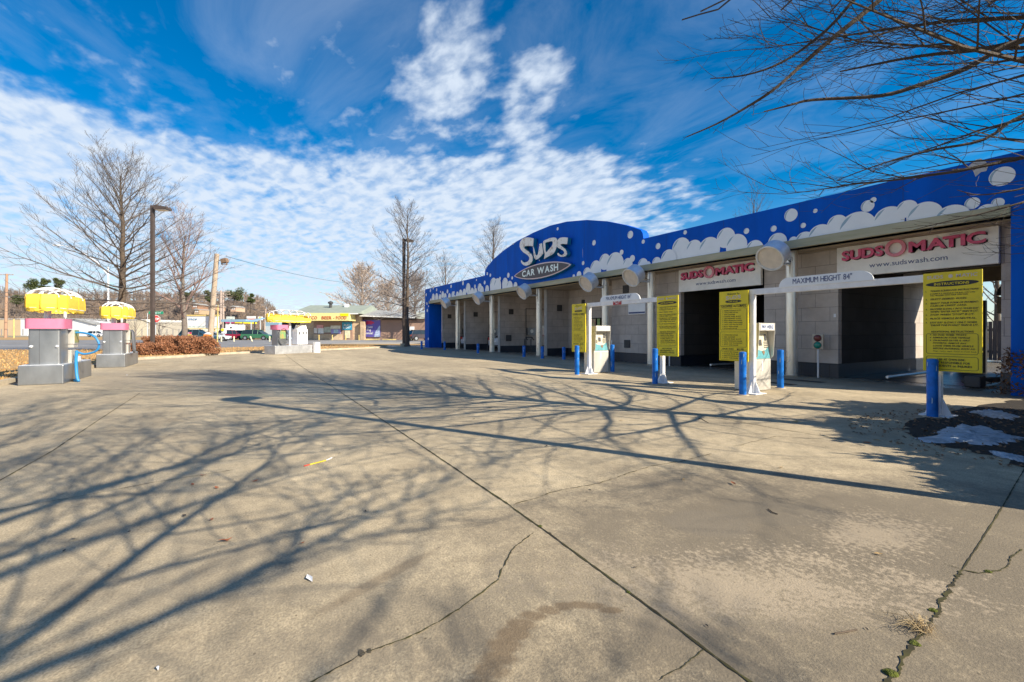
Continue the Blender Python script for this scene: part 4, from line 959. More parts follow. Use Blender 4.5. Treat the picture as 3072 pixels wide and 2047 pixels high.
def signal(x, y, label):
    t = thing('traffic_signal', label, 'signal', (x, y, 0), R(12), 'bay entry signals')
    MB().tube([(0, 0, 0.0), (0, 0, 0.86)], 0.025, 12).build('post', M_white, t, smooth='auto')
    MB().box(-0.145, 0.145, -0.06, 0.06, 0.85, 1.29).build('housing', mat('beige_housing', (0.55, 0.48, 0.38), 0.6), t, bevel=0.015)
    for z, c, n in ((1.175, (0.16, 0.03, 0.03), 'red_lens'), (0.965, (0.0, 0.22, 0.17), 'green_lens')):
        m = Matrix.Translation((0, -0.061, z)) @ Matrix.Rotation(R(90), 4, 'X')
        MB().lathe([(0.098, 0.0), (0.07, 0.022), (0.02, 0.03)], 24).xf(m).build(n, mat(n, c, 0.2), t, smooth='auto')
        MB().lathe([(0.104, -0.001), (0.104, 0.006)], 24).xf(m).build('lens_ring', M_dgrey, t)
signal(-6.98, 14.75, 'beige two lamp traffic signal on a post before the wall of the right bay')
signal(-12.45, 14.75, 'two lamp signal on a post mostly hidden behind the middle instruction sign')

# floor drains
for u, v, a, b in ((2400, 1142, 0.6, 0.16), (2330, 1150, 0.45, 0.14)):
    p = G(u, v); struct('drain_grate', MB().box(p.x-a, p.x+a, p.y-b, p.y+b, 0.002, 0.006), M_dark)

# ================================================================== vacuums
CM = Matrix.Rotation(YAW, 4, 'Z')          # (right, ahead, up) metres -> world
def pc(mb, name, m, parent, **k): return mb.xf(CM).build(name, m, parent, world=True, **k)
def Kr(u, d): return (u-1536)/F*d
def Kz(v, d): return H+(HZ-v)/F*d
def canopy(t, x0, x1, y0, y1, z0, z1, ztop, nlong=5, broken=False):
    """faceted fabric dome on a white hoop frame; long axis x"""
    cx, cy = (x0+x1)/2, (y0+y1)/2; hx, hy = (x1-x0)/2, (y1-y0)/2
    def ringpt(a, s, z):
        # rounded rectangle / stadium
        n = 3.2; c, q = math.cos(a), math.sin(a)
        return Vector((cx+s*hx*math.copysign(abs(c)**(2/n), c), cy+s*hy*math.copysign(abs(q)**(2/n), q), z))
    K = 24; mb = MB(); rows = [(0.99, z0), (1.0, z0+(z1-z0)*0.3), (0.99, z0+(z1-z0)*0.7), (0.965, z1)]
    V = []
    for s, z in rows:
        for k in range(K):
            a = k/K*6.2832; e = 1.0-(0.035 if k % 2 else 0)
            zz = z
            if broken and math.sin(a) < 0.2: zz = min(z, z0+(z-z0)*0.45)
            V.append(ringpt(a, s*e, zz))
    F_ = [(r*K+k, r*K+(k+1) % K, (r+1)*K+(k+1) % K, (r+1)*K+k) for r in range(len(rows)-1) for k in range(K)]
    f = mb.add(V, F_).build('fabric_skirt', M_yel, t, solid=0.012)
    sm = MB()
    for k in range(0, K, 2):
        a = k/K*6.2832
        if broken and math.sin(a) < 0.2: continue
        sm.tube([tuple(ringpt(a, 1.012, z0+0.01)), tuple(ringpt(a, 1.015, z0+(z1-z0)*0.5)), tuple(ringpt(a, 0.985, z1))], 0.011, 5)
    sm.build('panel_ribs', mat('rib_amber', (0.80, 0.50, 0.04), 0.7), f)
    v2 = MB(); V = []; KK = 96
    for k in range(KK):
        a = k/KK*6.2832; V += [ringpt(a, 0.985, z0+0.005), ringpt(a, 0.96, z0-0.055-0.03*abs(math.sin(a*14)))]
    v2.add(V, [(2*k, 2*k+1, 2*((k+1) % KK)+1, 2*((k+1) % KK)) for k in range(KK)]).build('scalloped_valance', M_yel, f, solid=0.006)
    hp = MB()
    zt = ztop
    for i in range(nlong):
        x = x0+hx*0.12+(2*hx-hx*0.24)*i/(nlong-1); e = (1-abs((x-cx)/hx)**3.2)**(1/3.2)
        pts = []
        for k in range(9):
            a = math.pi*k/8; pts.append((x, cy-hy*0.95*e*math.cos(a), z0+(z1-z0)*0.8+(zt-z0-(z1-z0)*0.8)*math.sin(a)*e))
        hp.tube(pts, 0.021, 6)
    pts = [(cx-hx*0.95*math.cos(math.pi*k/12), cy, z0+(z1-z0)*0.55+(zt-z0-(z1-z0)*0.55)*math.sin(math.pi*k/12)**0.55) for k in range(13)]
    hp.tube(pts, 0.018, 6)
    for yy in ():
        hp.tube([(cx-hx*0.9*math.cos(math.pi*k/12), cy+yy*hy, z0+(z1-z0)*0.6+(zt-z0-(z1-z0)*0.6)*math.sin(math.pi*k/12)**0.55*0.80) for k in range(13)], 0.014, 6)
    hp.tube([tuple(ringpt(k/24*6.2832, 0.97, z0)) for k in range(25)], 0.016, 6)
    hp.build('hoop_frame', M_white, t, smooth='auto')
def rbox(mb, x0, x1, y0, y1, z0, z1, r=0.12):
    P = []
    for cx, cy, a0 in ((x1-r, y1-r, 0), (x0+r, y1-r, 90), (x0+r, y0+r, 180), (x1-r, y0+r, 270)):
        for k in range(5): a = R(a0+22.5*k); P.append((cx+r*math.cos(a), cy+r*math.sin(a), z0))
    return mb.prism(P, (0, 0, z1-z0))
def vac(loc, label, hose, L_=2.6):
    t = thing('vacuum_station', label, 'car vacuum', loc, 0, 'yellow canopied vacuum islands')
    # local: x from -L_ to 0 (0 = end facing the lot), y 0..0.85
    MB().box(-L_, 0, 0, 0.85, 0, 0.50).build('island_base', M_brush, t, bevel=0.02)
    MB().box(-L_+0.02, -0.02, 0.02, 0.83, 0.501, 0.512).build('island_top', M_galv, t)
    c = rbox(MB(), -0.80, -0.13, 0.15, 0.76, 0.512, 1.44, 0.05).build('cabinet', M_brush, t, smooth='auto')
    for yy in (0.21, 0.70):
        MB().lathe([(0.035, 0), (0.035, 0.02), (0.015, 0.025), (0.015, 0.06)], 12).xf(Matrix.Translation((-0.128, yy, 0.98)) @ Matrix.Rotation(R(90), 4, 'Y')).build('lock', M_galv, c, smooth='auto')
    MB().box(-0.129, -0.126, 0.36, 0.365, 0.52, 1.43).build('door_seam', M_dgrey, c)
    rbox(MB(), -0.90, -0.06, 0.08, 0.84, 1.44, 1.70, 0.13).build('pink_hood', M_pinkc, t, smooth='auto')
    m2 = MB().box(-1.30, -0.86, 0.34, 0.86, 1.02, 1.42).box(-1.28, -0.88, 0.36, 0.84, 0.92, 1.02).box(-1.28, -0.86, 0.30, 0.80, 0.512, 0.86).build('coin_box', M_sheet, t, bevel=0.01)
    MB().box(-1.27, -0.89, 0.861, 0.866, 1.06, 1.40).build('picture_panel', mat('green_panel', (0.10, 0.36, 0.16), 0.5, col2=(0.45, 0.30, 0.10), vscale=4), m2)
    MB().tube([(-0.5, 0.42, 1.70), (-0.5, 0.42, 2.0)], 0.075, 12).tube([(-1.9, 0.42, 0.5), (-1.9, 0.42, 2.0)], 0.04, 10).build('canopy_post', M_galv, t, smooth='auto')
    canopy(t, -L_+0.35, 0.13, 0.02, 0.90, 1.97, 2.33, 2.54)
    if hose:
        P = [(-0.95, 0.87, 1.34), (-0.90, 1.05, 1.33), (-0.80, 1.28, 1.24), (-0.75, 1.40, 1.02), (-0.78, 1.33, 0.82), (-0.86, 1.08, 0.74), (-0.92, 0.90, 0.80)]
        MB().tube(smooth_path([Vector(p) for p in P], 6), 0.028, 10).build('hose', M_hoseb, t, smooth='auto')
        P = [(-0.90, 0.90, 0.82), (-0.72, 0.93, 0.62), (-0.55, 0.97, 0.40), (-0.42, 1.02, 0.12), (-0.40, 1.05, 0.03), (-0.50, 0.98, 0.03), (-0.62, 0.94, 0.035)]
        MB().tube(smooth_path([Vector(p) for p in P], 6), [0.036]*36+[0.045], 10).build('hose', M_hoseb, t, smooth='auto')
        MB().obox((-0.70, 0.93, 0.04), 0.16, 0.09, 0.05, R(30)).build('nozzle', M_black, t, bevel=0.01)
        MB().box(-1.62, -1.32, 0.6, 0.84, 0.512, 0.66).build('white_box', M_white, t, bevel=0.02)
    else:
        P = [(-0.95, 0.88, 1.42), (-0.88, 0.93, 1.30), (-0.80, 0.96, 0.95), (-0.82, 0.98, 0.62), (-0.95, 0.98, 0.55), (-1.08, 0.97, 0.65), (-1.12, 0.95, 1.0), (-1.08, 0.92, 1.35), (-1.0, 0.88, 1.42)]
        MB().tube(smooth_path([Vector(p) for p in P], 6), 0.04, 10).build('hose', M_hoseg, t, smooth='auto')
    return t
vac((-16.2, -4.84, 0), 'nearest vacuum island with yellow canopy, pink hood and loose blue hose', True)
vac((-22.72, -4.70, 0), 'second vacuum island with yellow canopy, pink hood and grey hose', False)
# third island stands on the far kerb at an angle
a = G(825.5, 1063.8); b = G(939, 1058); ang = math.atan2(b.y-a.y, b.x-a.x)
t = thing('vacuum_station', 'far vacuum island with torn yellow canopy and hose looped over its green panel', 'car vacuum', (a.x, a.y, 0), ang, 'yellow canopied vacuum islands')
MB().box(0, 2.85, 0, 0.95, 0, 0.52).build('island_base', mat('zinc_base', (0.55, 0.56, 0.58), 0.4, 0.5, var=0.2), t, bevel=0.02)
c = rbox(MB(), 0.36, 1.02, 0.2, 0.8, 0.52, 1.5, 0.1).build('cabinet', M_brush, t, smooth='auto')
rbox(MB(), 0.28, 1.10, 0.10, 0.86, 1.50, 1.80, 0.14).build('pink_hood', M_pinkc, t, smooth='auto')
MB().box(0.50, 0.90, 0.185, 0.198, 0.95, 1.48).build('picture_panel', MATS['green_panel'], c)
P = [Vector((0.69+0.34*math.sin(k/20*6.2832), 0.12, 1.06+0.52*math.cos(k/20*6.2832))) for k in range(21)]
MB().tube(P, 0.035, 8).build('hose', M_hoseg, t, smooth='auto')
MB().tube([(1.44, 0.45, 0.52), (1.44, 0.45, 2.1)], 0.07, 12).build('canopy_post', M_white, t, smooth='auto')
MB().box(1.95, 2.75, 0.35, 0.85, 0.56, 1.55).prism([(2.05, 0.35, 1.55), (2.7, 0.35, 1.55), (2.62, 0.35, 1.82), (2.2, 0.35, 1.82)], (0, 0.45, 0)).build('vending_box', M_white, t, bevel=0.01)
MB().box(2.05, 2.15, 0.335, 0.349, 1.2, 1.38).box(2.33, 2.42, 0.335, 0.349, 1.2, 1.38).box(2.58, 2.66, 0.335, 0.349, 1.2, 1.38).build('coin_slots', M_dgrey, t)
canopy(t, -0.15, 3.0, 0.0, 0.95, 2.05, 2.5, 2.76, 6, True)
p = GB(950, 1058); t = thing('rubbish_barrel', 'white steel barrel standing at the right end of the far vacuum island', 'barrel', (p.x, p.y, 0))
MB().lathe([(0.23, 0), (0.235, 0.02), (0.225, 0.03), (0.225, 0.22), (0.235, 0.23), (0.225, 0.24), (0.225, 0.44), (0.235, 0.45), (0.225, 0.46), (0.225, 0.66), (0.24, 0.68), (0.20, 0.68), (0.20, 0.62)], 28).build('drum', M_white, t, smooth='auto')
MB().lathe([(0.20, 0.02), (0.20, 0.60)], 20).build('liner', M_dark, t)

# ================================================================== shrubs
def leaf_mass(mb, cx, cy, z0, rx, ry, rz, n, s, up=0.35):
    for k in range(n):
        a = rr(0, 6.2832); e = math.acos(rr(-0.35, 1)); q = rr(0.62, 1.04)**0.6
        lump = 1+0.10*math.sin(3*a+e*4)+0.08*math.sin(7*a-e*5)
        se_ = max(0.0, math.sin(e))**0.42; ce_ = math.copysign(abs(math.cos(e))**0.62, math.cos(e))
        p = Vector((cx+rx*q*lump*se_*math.cos(a), cy+ry*q*lump*se_*math.sin(a), max(z0+0.03, z0+rz*0.34+rz*0.66*q*lump*ce_)))
        d1 = Vector((rr(-1, 1), rr(-1, 1), rr(-0.6, 1))).normalized(); d2 = d1.cross(Vector((rr(-1, 1), rr(-1, 1), rr(-1, 1)))).normalized(); l = s*rr(0.6, 1.4)
        mb.add([p, p+d1*l*0.5+d2*l*0.28, p+d1*l, p+d1*l*0.5-d2*l*0.28], [(0, 1, 2, 3)])
def shrub(r, d, rx, ry, rz, n, s, m, label, group=None, z0=0.11, cat='shrub', rot=0.0):
    p = W(r, d); t = thing('shrub', label, cat, (p.x, p.y, z0), YAW+rot, group)
    mb = MB(); leaf_mass(mb, 0, 0, 0, rx, ry, rz, n, s); mb.build('foliage', m, t)
    st = MB()
    for k in range(26):
        a = rr(0, 6.28); q = rr(0.2, 0.8); st.tube([(rr(-rx, rx)*0.4, rr(-ry, ry)*0.4, 0), (rx*q*math.cos(a), ry*q*math.sin(a), rz*rr(0.5, 0.95))], [0.02, 0.006], 4, False)
    st.build('stems', M_bark, t)
shrub(Kr(458, 25.2), 25.2, 1.18, 0.8, 0.64, 11000, 0.07, M_rust, 'low rust coloured shrub nearest the second vacuum', 'rust coloured shrubs')
shrub(Kr(520, 28.6), 28.6, 1.7, 0.9, 1.0, 12000, 0.08, M_rust, 'long rust coloured shrub behind the bronze lamp pole', 'rust coloured shrubs')
shrub(Kr(583, 26.4), 26.4, 1.18, 0.9, 0.94, 15000, 0.08, M_rust, 'largest rounded rust coloured shrub at the right end of the bed', 'rust coloured shrubs')
# planting bed on the right
bed = [G(3072, 1402), G(2955, 1362), G(2800, 1331), G(2715, 1295), G(2755, 1258), G(2900, 1222), G(3072, 1200)] + [W(11.0, 7.9), W(13, 7), W(13, 0.5), W(9, -1.5), W(6.2, 1.2)]
M_mulch = mat('mulch', (0.032, 0.024, 0.018), 0.95, var=0.6, vscale=14, bump=1.0, bscale=60)
bb = smooth_path(bed[:7], 9); bed = [p+Vector((rr(-.07, .07), rr(-.07, .07), 0)) for p in bb]+bed[7:]
sheet('planting_bed', bed, 0.006, M_mulch)
lm = MB()
for k in range(2600):
    p = W(rr(4.6, 10.5), rr(3.8, 9.0)); 
    q = (p-W(7.6, 5.4)); 
    r_ = abs((p.x*CS+p.y*SN)-8.2)/3.6; d_ = abs((-SN*p.x+CS*p.y)-5.6)/2.4
    if r_*r_+d_*d_ > 1.05: continue
    a = rr(0, 6.28); s = rr(0.015, 0.05)
    lm.add([(p.x, p.y, rr(0.008, 0.02)), (p.x+s*math.cos(a), p.y+s*math.sin(a), rr(0.008, 0.035)), (p.x+s*1.2*math.cos(a+0.7), p.y+s*1.2*math.sin(a+0.7), rr(0.008, 0.03)), (p.x+s*0.6*math.cos(a+1.4), p.y+s*0.6*math.sin(a+1.4), 0.009)], [(0, 1, 2, 3)])
o = lm.build('leaf_litter', mat('litter_leaves', (0.22, 0.13, 0.07), 0.9, var=0.6, vscale=12)); tag(o, 'dead leaves and chips scattered over the dark planting bed', 'leaf litter', None, 'stuff')
def snow(pts, hgt, label, seed):
    rnd = random.Random(seed); P = [G(u, v) for u, v in pts]; c = sum(P, Vector())/len(P); n = 72
    # radial resample
    mb = MB(); rings = [(0.0, 1), (0.3, 1), (0.55, 0.95), (0.78, 0.75), (0.92, 0.4), (1.0, 0.0)]
    rad = []
    for k in range(n):
        a = k/n*6.2832; dx, dy = math.cos(a), math.sin(a); best = 0.05
        for j in range(len(P)):
            x1, y1 = P[j].x-c.x, P[j].y-c.y; q = P[(j+1) % len(P)]; ex, ey = q.x-c.x-x1, q.y-c.y-y1; den = dx*ey-dy*ex
            if abs(den) < 1e-9: continue
            s_ = (x1*ey-y1*ex)/den; q_ = (x1*dy-y1*dx)/den
            if s_ > 0 and 0 <= q_ <= 1: best = max(best, s_)
        rad.append(best*rnd.uniform(0.72, 1.12))
    V = [c+Vector((0, 0, hgt))]
    for q, h_ in rings[1:]:
        for k in range(n):
            a = k/n*6.2832; V.append(c+Vector((math.cos(a)*rad[k]*q, math.sin(a)*rad[k]*q, 0.008+hgt*h_*rnd.uniform(0.45, 1.25))))
    Fc = [(0, 1+k, 1+(k+1) % n) for k in range(n)]
    for r_ in range(len(rings)-2):
        for k in range(n): Fc.append((1+r_*n+k, 1+(r_+1)*n+k, 1+(r_+1)*n+(k+1) % n, 1+r_*n+(k+1) % n))
    mb.add(V, Fc); o = mb.build('snow_patch', mat('old_snow', (0.62, 0.68, 0.76), 0.7, col2=(0.26, 0.29, 0.33), vscale=7, bump=1.0, bscale=35), smooth=True); tag(o, label, 'snow', 'melting snow patches')
snow([(2745, 1318), (2790, 1312), (2850, 1280), (2905, 1270), (2960, 1282), (3030, 1305), (3072, 1318), (3060, 1332), (3020, 1330), (2990, 1342), (2930, 1334), (2850, 1330), (2790, 1330)], 0.035, 'larger old snow patch on the dark bed right of the near bollard', 3)
snow([(2910, 1238), (2960, 1229), (3010, 1236), (3056, 1252), (3040, 1262), (2990, 1258), (2950, 1252)], 0.03, 'smaller old snow patch farther back on the dark bed', 5)
snow([(2960, 1352), (3040, 1366), (3090, 1376), (3080, 1392), (3040, 1384), (2990, 1372)], 0.02, 'narrow strip of snow at the near edge of the dark bed', 8)
shrub(11.1, 9.4, 0.75, 0.7, 1.05, 2600, 0.06, M_rustd, 'dull rusty shrub at the right frame edge before the blue end', 'shrubs by the planting bed', 0.0)
shrub(8.4, 4.3, 1.2, 1.1, 2.5, 16000, 0.13, M_green, 'dense evergreen shrub right of the snow, mostly out of view', 'shrubs by the planting bed', 0.0)
shrub(9.8, 6.0, 1.2, 1.1, 2.5, 16000, 0.13, M_green, 'dense evergreen shrub behind the snow bed, mostly out of view', 'shrubs by the planting bed', 0.0)
shrub(7.5, 2.6, 1.1, 1.0, 2.2, 13000, 0.13, M_green, 'dense evergreen shrub at the near end of the bed, out of view', 'shrubs by the planting bed', 0.0)

# ================================================================== bare trees
def tree_mesh(rnd, Ht, Rd, shape='pin', nprim=46, nsec=9, nter=4, r0=0.2, zlow=0.14, sag=0.25, twist=0.06, extra=None, trunk_m=None, crown_m=None, t=None, fine=1.0, tw=None, lr=0.0065):
    tw = tw or 0.0026*fine
    tk, cr = MB(), MB()
    path = []; x = y = 0
    for k in range(15):
        f = k/14; path.append(Vector((x, y, Ht*f))); x += rnd.uniform(-1, 1)*Ht*0.006; y += rnd.uniform(-1, 1)*Ht*0.006
    rad = [r0*((1-k/14)**0.85)+0.012*fine for k in range(15)]; rad[0] *= 1.55; path.insert(1, path[0].lerp(path[1], 0.25)); rad.insert(1, r0*1.08)
    tk.tube(path, rad, 9)
    def at(f):
        g = f*14; i = min(int(g), 13); return path[i+1 if i else 0].lerp(path[i+2], g-i), r0*((1-f)**0.85)+0.012*fine
    def limb(p, d, L, r, lev, up):
        n = (7, 4, 3)[lev]; pts = [p.copy()]; dd = d.normalized()
        for k in range(n):
            dd = (dd + Vector((rnd.uniform(-1, 1), rnd.uniform(-1, 1), rnd.uniform(-1, 1)))*(0.13 if lev == 0 else 0.20) + Vector((0, 0, up*(0.5 if lev == 0 else 0.8)/n))).normalized()
            p = p + dd*(L/n); pts.append(p.copy())
        cr.tube(pts, [max(tw, r*(1-k/(n+0.3))) for k in range(n+1)], (5, 3, 3)[lev], False)
        if lev < 2:
            cnt = (nsec, nter)[lev]
            for k in range(cnt):
                f = (0.12 if lev == 0 else 0.2)+(0.86 if lev == 0 else 0.75)*(k+rnd.random())/cnt; g = f*n; i = min(int(g), n-1); q = pts[i].lerp(pts[i+1], g-i)
                ax = (pts[i+1]-pts[i]).normalized(); sd_ = ax.cross(Vector((0, 0, 1)));
                if sd_.length < 0.1: sd_ = Vector((1, 0, 0))
                sd_.normalize(); s = 1 if (k % 2) else -1
                nd = (ax*rnd.uniform(0.6, 1.1) + sd_*s*rnd.uniform(0.4, 0.95) + Vector((0, 0, rnd.uniform(-0.35, 0.55)))).normalized()
                limb(q, nd, L*(0.50 if lev == 0 else 0.46)*(1.15-f*0.7)*rnd.uniform(0.55, 1.25), max(tw*1.2, r*0.45*(1-f*0.6)), lev+1, up*0.6+0.15)
    for k in range(nprim):
        f = zlow+(0.985-zlow)*((k+rnd.random()*0.8)/nprim)**0.92; az = k*2.39996+rnd.uniform(-0.4, 0.4); p, tr = at(f); h = (f-zlow)/(1-zlow)
        if shape == 'pin': el = R(-16+84*h**0.62+rnd.uniform(-8, 8)); L = Rd*(0.36+0.85*(1-h)**0.8)*(0.8 if h < 0.10 else 1)*rnd.uniform(0.75, 1.1)
        elif shape == 'vase': el = R(38+38*h+rnd.uniform(-10, 10)); L = Rd*(0.7+0.7*(1-h))*rnd.uniform(0.7, 1.15)
        else: el = R(8+62*h+rnd.uniform(-14, 14)); L = Rd*(0.45+0.75*math.sin(math.pi*min(1, 0.25+h*0.75)))*rnd.uniform(0.7, 1.1)
        L = min(L, Rd*1.25)
        d = Vector((math.cos(az)*math.cos(el), math.sin(az)*math.cos(el), math.sin(el)))
        limb(p, d, L, min(tr*0.55, lr*L+0.010), 0, 0.30 if shape != 'pin' else 0.25+0.35*h)
    if extra:
        for k in range(17):
            p0 = Vector((0, 0, rnd.uniform(5.4, 9.0))); dr = Vector((-CS, -SN, 0))*1.0 + Vector((-SN, CS, 0))*rnd.uniform(-0.45, 0.85) + Vector((0, 0, rnd.uniform(-0.12, 0.22)))
            limb(p0, dr, rnd.uniform(3.6, 5.4), rnd.uniform(0.010, 0.018), 0, -0.12)
        for pts, r in extra:
            pts = smooth_path(pts, 4); n = len(pts); cr.tube(pts, [max(0.003, r*(1-0.85*k/n)) for k in range(n)], 6, False)
            for k in range(2, n-1):
                for q in range(rnd.choice((0, 1, 1))):
                    ax = (pts[k+1]-pts[k]).normalized(); nd = (ax*rnd.uniform(0.5, 1)+Vector((rnd.uniform(-1, 1), rnd.uniform(-1, 1), rnd.uniform(-1, 1)))*0.8).normalized()
                    limb(pts[k].copy(), nd, rnd.uniform(0.12, 0.38), 0.004, 2, 0.2)
    tk.build('trunk', trunk_m, t, smooth=True); cr.build('crown', crown_m, t)
def tree(name, label, r, d, Ht, Rd, seed, m=M_bark, m2=None, group=None, z0=0.0, **k):
    p = W(r, d); t = thing(name, label, 'tree', (p.x, p.y, z0), 0, group)
    tree_mesh(random.Random(seed), Ht, Rd, trunk_m=m, crown_m=m2 or m, t=t, **k); return t
M_twig = mat('winter_twigs', (0.125, 0.105, 0.095), 0.9, var=0.35, vscale=1.0)
tree('pin_oak', 'large bare pin oak behind the two vacuum islands', Kr(365, 30), 30.0, 11.6, 6.1, 11, M_bark, M_twig, None, 0.1, nprim=60, nsec=11, nter=5, r0=0.25, zlow=0.17, fine=1.5, tw=0.0058, lr=0.008)
tree('pin_oak', 'bare conical pin oak before the brown shop wing', Kr(1222, 41.9), 41.9, 12.3, 4.5, 12, M_bark, M_twig, None, 0.05, nprim=50, nsec=9, nter=5, r0=0.20, zlow=0.22, fine=1.7, tw=0.006, lr=0.007)
tree('silver_maple', 'bare many limbed tree left of the leaning wooden pole', Kr(552, 42), 42, 10.3, 4.6, 13, M_barkg, mat('pinkish_twigs', (0.26, 0.175, 0.15), 0.9, var=0.3), None, 0, shape='vase', nprim=18, nsec=12, nter=6, r0=0.24, zlow=0.22, fine=1.7, tw=0.0075, lr=0.018)
tree('sycamore', 'pale pinkish bare tree rising behind the shop roof', Kr(1085, 120), 120, 17.0, 7.5, 14, M_barkw, mat('pale_rosy_twigs', (0.48, 0.39, 0.33), 0.9, var=0.25), 'bare trees behind the shop', shape='round', nprim=60, nsec=12, nter=7, r0=0.5, zlow=0.15, fine=4.5, tw=0.024, lr=0.012)
tree('bare_tree', 'pale bare tree between the shop roof and the pin oak', Kr(1165, 125), 125, 13.5, 7.0, 15, M_barkw, MATS['pale_rosy_twigs'], 'bare trees behind the shop', shape='round', nprim=54, nsec=11, nter=6, r0=0.4, fine=4.0, tw=0.022, lr=0.012)
tree('bare_tree', 'greyish bare tree right of the pin oak trunk behind the shop', Kr(1245, 110), 110, 13.0, 7.5, 16, M_barkg, mat('rosy_grey_twigs', (0.27, 0.22, 0.195), 0.9, var=0.3), 'bare trees behind the shop', shape='round', nprim=54, nsec=11, nter=6, r0=0.4, fine=3.5, tw=0.02, lr=0.012)
tree('bare_tree', 'rounded bare tree behind the left end of the blue parapet', Kr(1335, 75), 75, 12.3, 6.0, 17, M_barkg, M_twig, 'bare trees behind the car wash', shape='round', nprim=36, nsec=8, nter=4, r0=0.3, fine=2.4)
tree('bare_tree', 'tall conical bare tree behind the left slope of the blue arch', Kr(1480, 62), 62, 15.2, 5.5, 18, M_bark, M_twig, 'bare trees behind the car wash', nprim=54, nsec=9, nter=4, r0=0.3, zlow=0.3, fine=2.2)
tree('bare_tree', 'bare twigs showing over the parapet between the two pink signs', Kr(2272, 34), 34, 11.3, 3.2, 19, M_bark, M_twig, 'bare trees behind the car wash', shape='vase', nprim=22, nsec=9, nter=4, r0=0.2, fine=1.6)
tree('bare_tree', 'bare tree seen through the right automatic bay above the fence', Kr(2985, 27), 27, 7.0, 4.0, 20, M_bark, M_twig, 'bare trees behind the car wash', shape='round', nprim=24, nsec=9, nter=4, r0=0.18, fine=1.3)
for i, (u, lb) in enumerate(((405, 'left leafless multi stemmed shrub by the street sign'), (478, 'right leafless multi stemmed shrub behind the stop sign'))):
    tree('bare_shrub', lb, Kr(u, 62), 62, 2.7, 2.2, 40+i, M_barkg, M_barkg, 'leafless shrubs by the street', shape='vase', nprim=14, nsec=4, nter=2, r0=0.06, zlow=0.03, fine=2)
# near tree on the right whose limbs reach into the picture
TA = Vector((7.7, 4.7))
def tr_(u, v, d): p = Cp(u, v, d); q = W(TA.x, TA.y); return Vector((p.x-q.x, p.y-q.y, p.z))
ex = [([Vector((0, 0, 6.4)), tr_(2750, -150, 5.2), tr_(2600, -40, 5.3), tr_(2480, 90, 5.4), tr_(2350, 185, 5.5), tr_(2235, 226, 5.6), tr_(2131, 236, 5.7)], 0.030),
      ([Vector((0, 0, 6.0)), tr_(2850, -180, 5.0), tr_(2640, 0, 5.0), tr_(2480, 130, 5.1), tr_(2400, 200, 5.2), tr_(2320, 270, 5.2), tr_(2240, 322, 5.3), tr_(2150, 372, 5.4), tr_(2060, 411, 5.5)], 0.036),
      ([Vector((0, 0, 4.9)), tr_(3100, 110, 5.2), tr_(2900, 205, 5.3), tr_(2760, 255, 5.4), tr_(2640, 288, 5.5), tr_(2440, 300, 5.6), tr_(2370, 316, 5.6), tr_(2291, 336, 5.7)], 0.040),
      ([Vector((0, 0, 3.4)), tr_(3150, 330, 5.2), tr_(2950, 420, 5.4), tr_(2800, 450, 5.6), tr_(2650, 490, 5.8), tr_(2510, 542, 6.0)], 0.026),
      ([Vector((0, 0, 5.3)), tr_(3250, 60, 5.6), tr_(2990, 140, 5.7), tr_(2750, 170, 5.9), tr_(2520, 215, 6.1)], 0.045),
      ([Vector((0, 0, 2.9)), tr_(3250, 560, 5.3), tr_(3060, 610, 5.4), tr_(2950, 640, 5.5), tr_(2840, 665, 5.6), tr_(2740, 690, 5.7)], 0.020),
      ([Vector((0, 0, 2.9)), tr_(3200, 540, 5.1), tr_(3050, 570, 5.2), tr_(2940, 585, 5.3), tr_(2870, 570, 5.4)], 0.018)]
tree('pin_oak', 'near bare tree whose limbs cross the sky from the top right corner', TA.x, TA.y, 12.5, 5.6, 21, M_barkd, M_barkd, 'bare oaks beside the lot', nprim=96, nsec=17, nter=7, r0=0.15, zlow=0.25, fine=1.1, lr=0.0055, extra=ex)
tree('pin_oak', 'bare tree behind the camera throwing branch shadows over the near concrete', 3.5, -2.5, 12.0, 6.0, 22, M_barkd, M_barkd, 'bare oaks beside the lot', nprim=88, nsec=16, nter=6, r0=0.18, zlow=0.33, fine=1.2, tw=0.006, lr=0.0062)
tree('pin_oak', 'second bare tree behind the camera, left of the first', -1.5, -4.5, 12.0, 5.6, 23, M_barkd, M_barkd, 'bare oaks beside the lot', nprim=56, nsec=12, nter=5, r0=0.18, zlow=0.2, fine=1.4, lr=0.010)

# ================================================================== lamp poles
def lamp_pole(r, d, h, rr_, label, group, m, side=1, hw=0.75, rz=YAW, lean=0.0, disc=False):
    p = W(r, d); t = thing('lamp_pole', label, 'lamp pole', (p.x, p.y, 0), rz, group)
    MB().box(-rr_, rr_, -rr_, rr_, 0.3, h).build('pole', m, t, bevel=0.01)
    MB().lathe([(rr_*2.6, 0), (rr_*2.6, 0.3)], 20).build('footing', M_kerb, t)
    o = MB().box(0.05*side, 0.25*side, -0.05, 0.05, h-0.22, h-0.12)
    o.prism([(0.22*side, -0.22, h-0.28), ((0.22+hw)*side, -0.22, h-0.26), ((0.22+hw)*side, -0.22, h-0.12), (0.35*side, -0.22, h-0.02), (0.22*side, -0.22, h-0.02)], (0, 0.44, 0)).build('lamp_head', m, t, bevel=0.01)
    MB().box(min((0.28)*side, (0.15+hw)*side), max((0.28)*side, (0.15+hw)*side), -0.18, 0.18, h-0.30, h-0.275).build('lamp_glass', M_cream, t)
lamp_pole(Kr(458, 26.5), 26.5, Kz(617, 26.5), 0.085, 'bronze square lamp pole rising from the rust coloured shrubs', 'square lamp poles', M_bronze, 1, 0.75)
lamp_pole(Kr(1212, 42.5), 42.5, Kz(717, 42.5), 0.13, 'bronze square lamp pole beside the conical pin oak', 'square lamp poles', M_bronze, 1, 0.65)
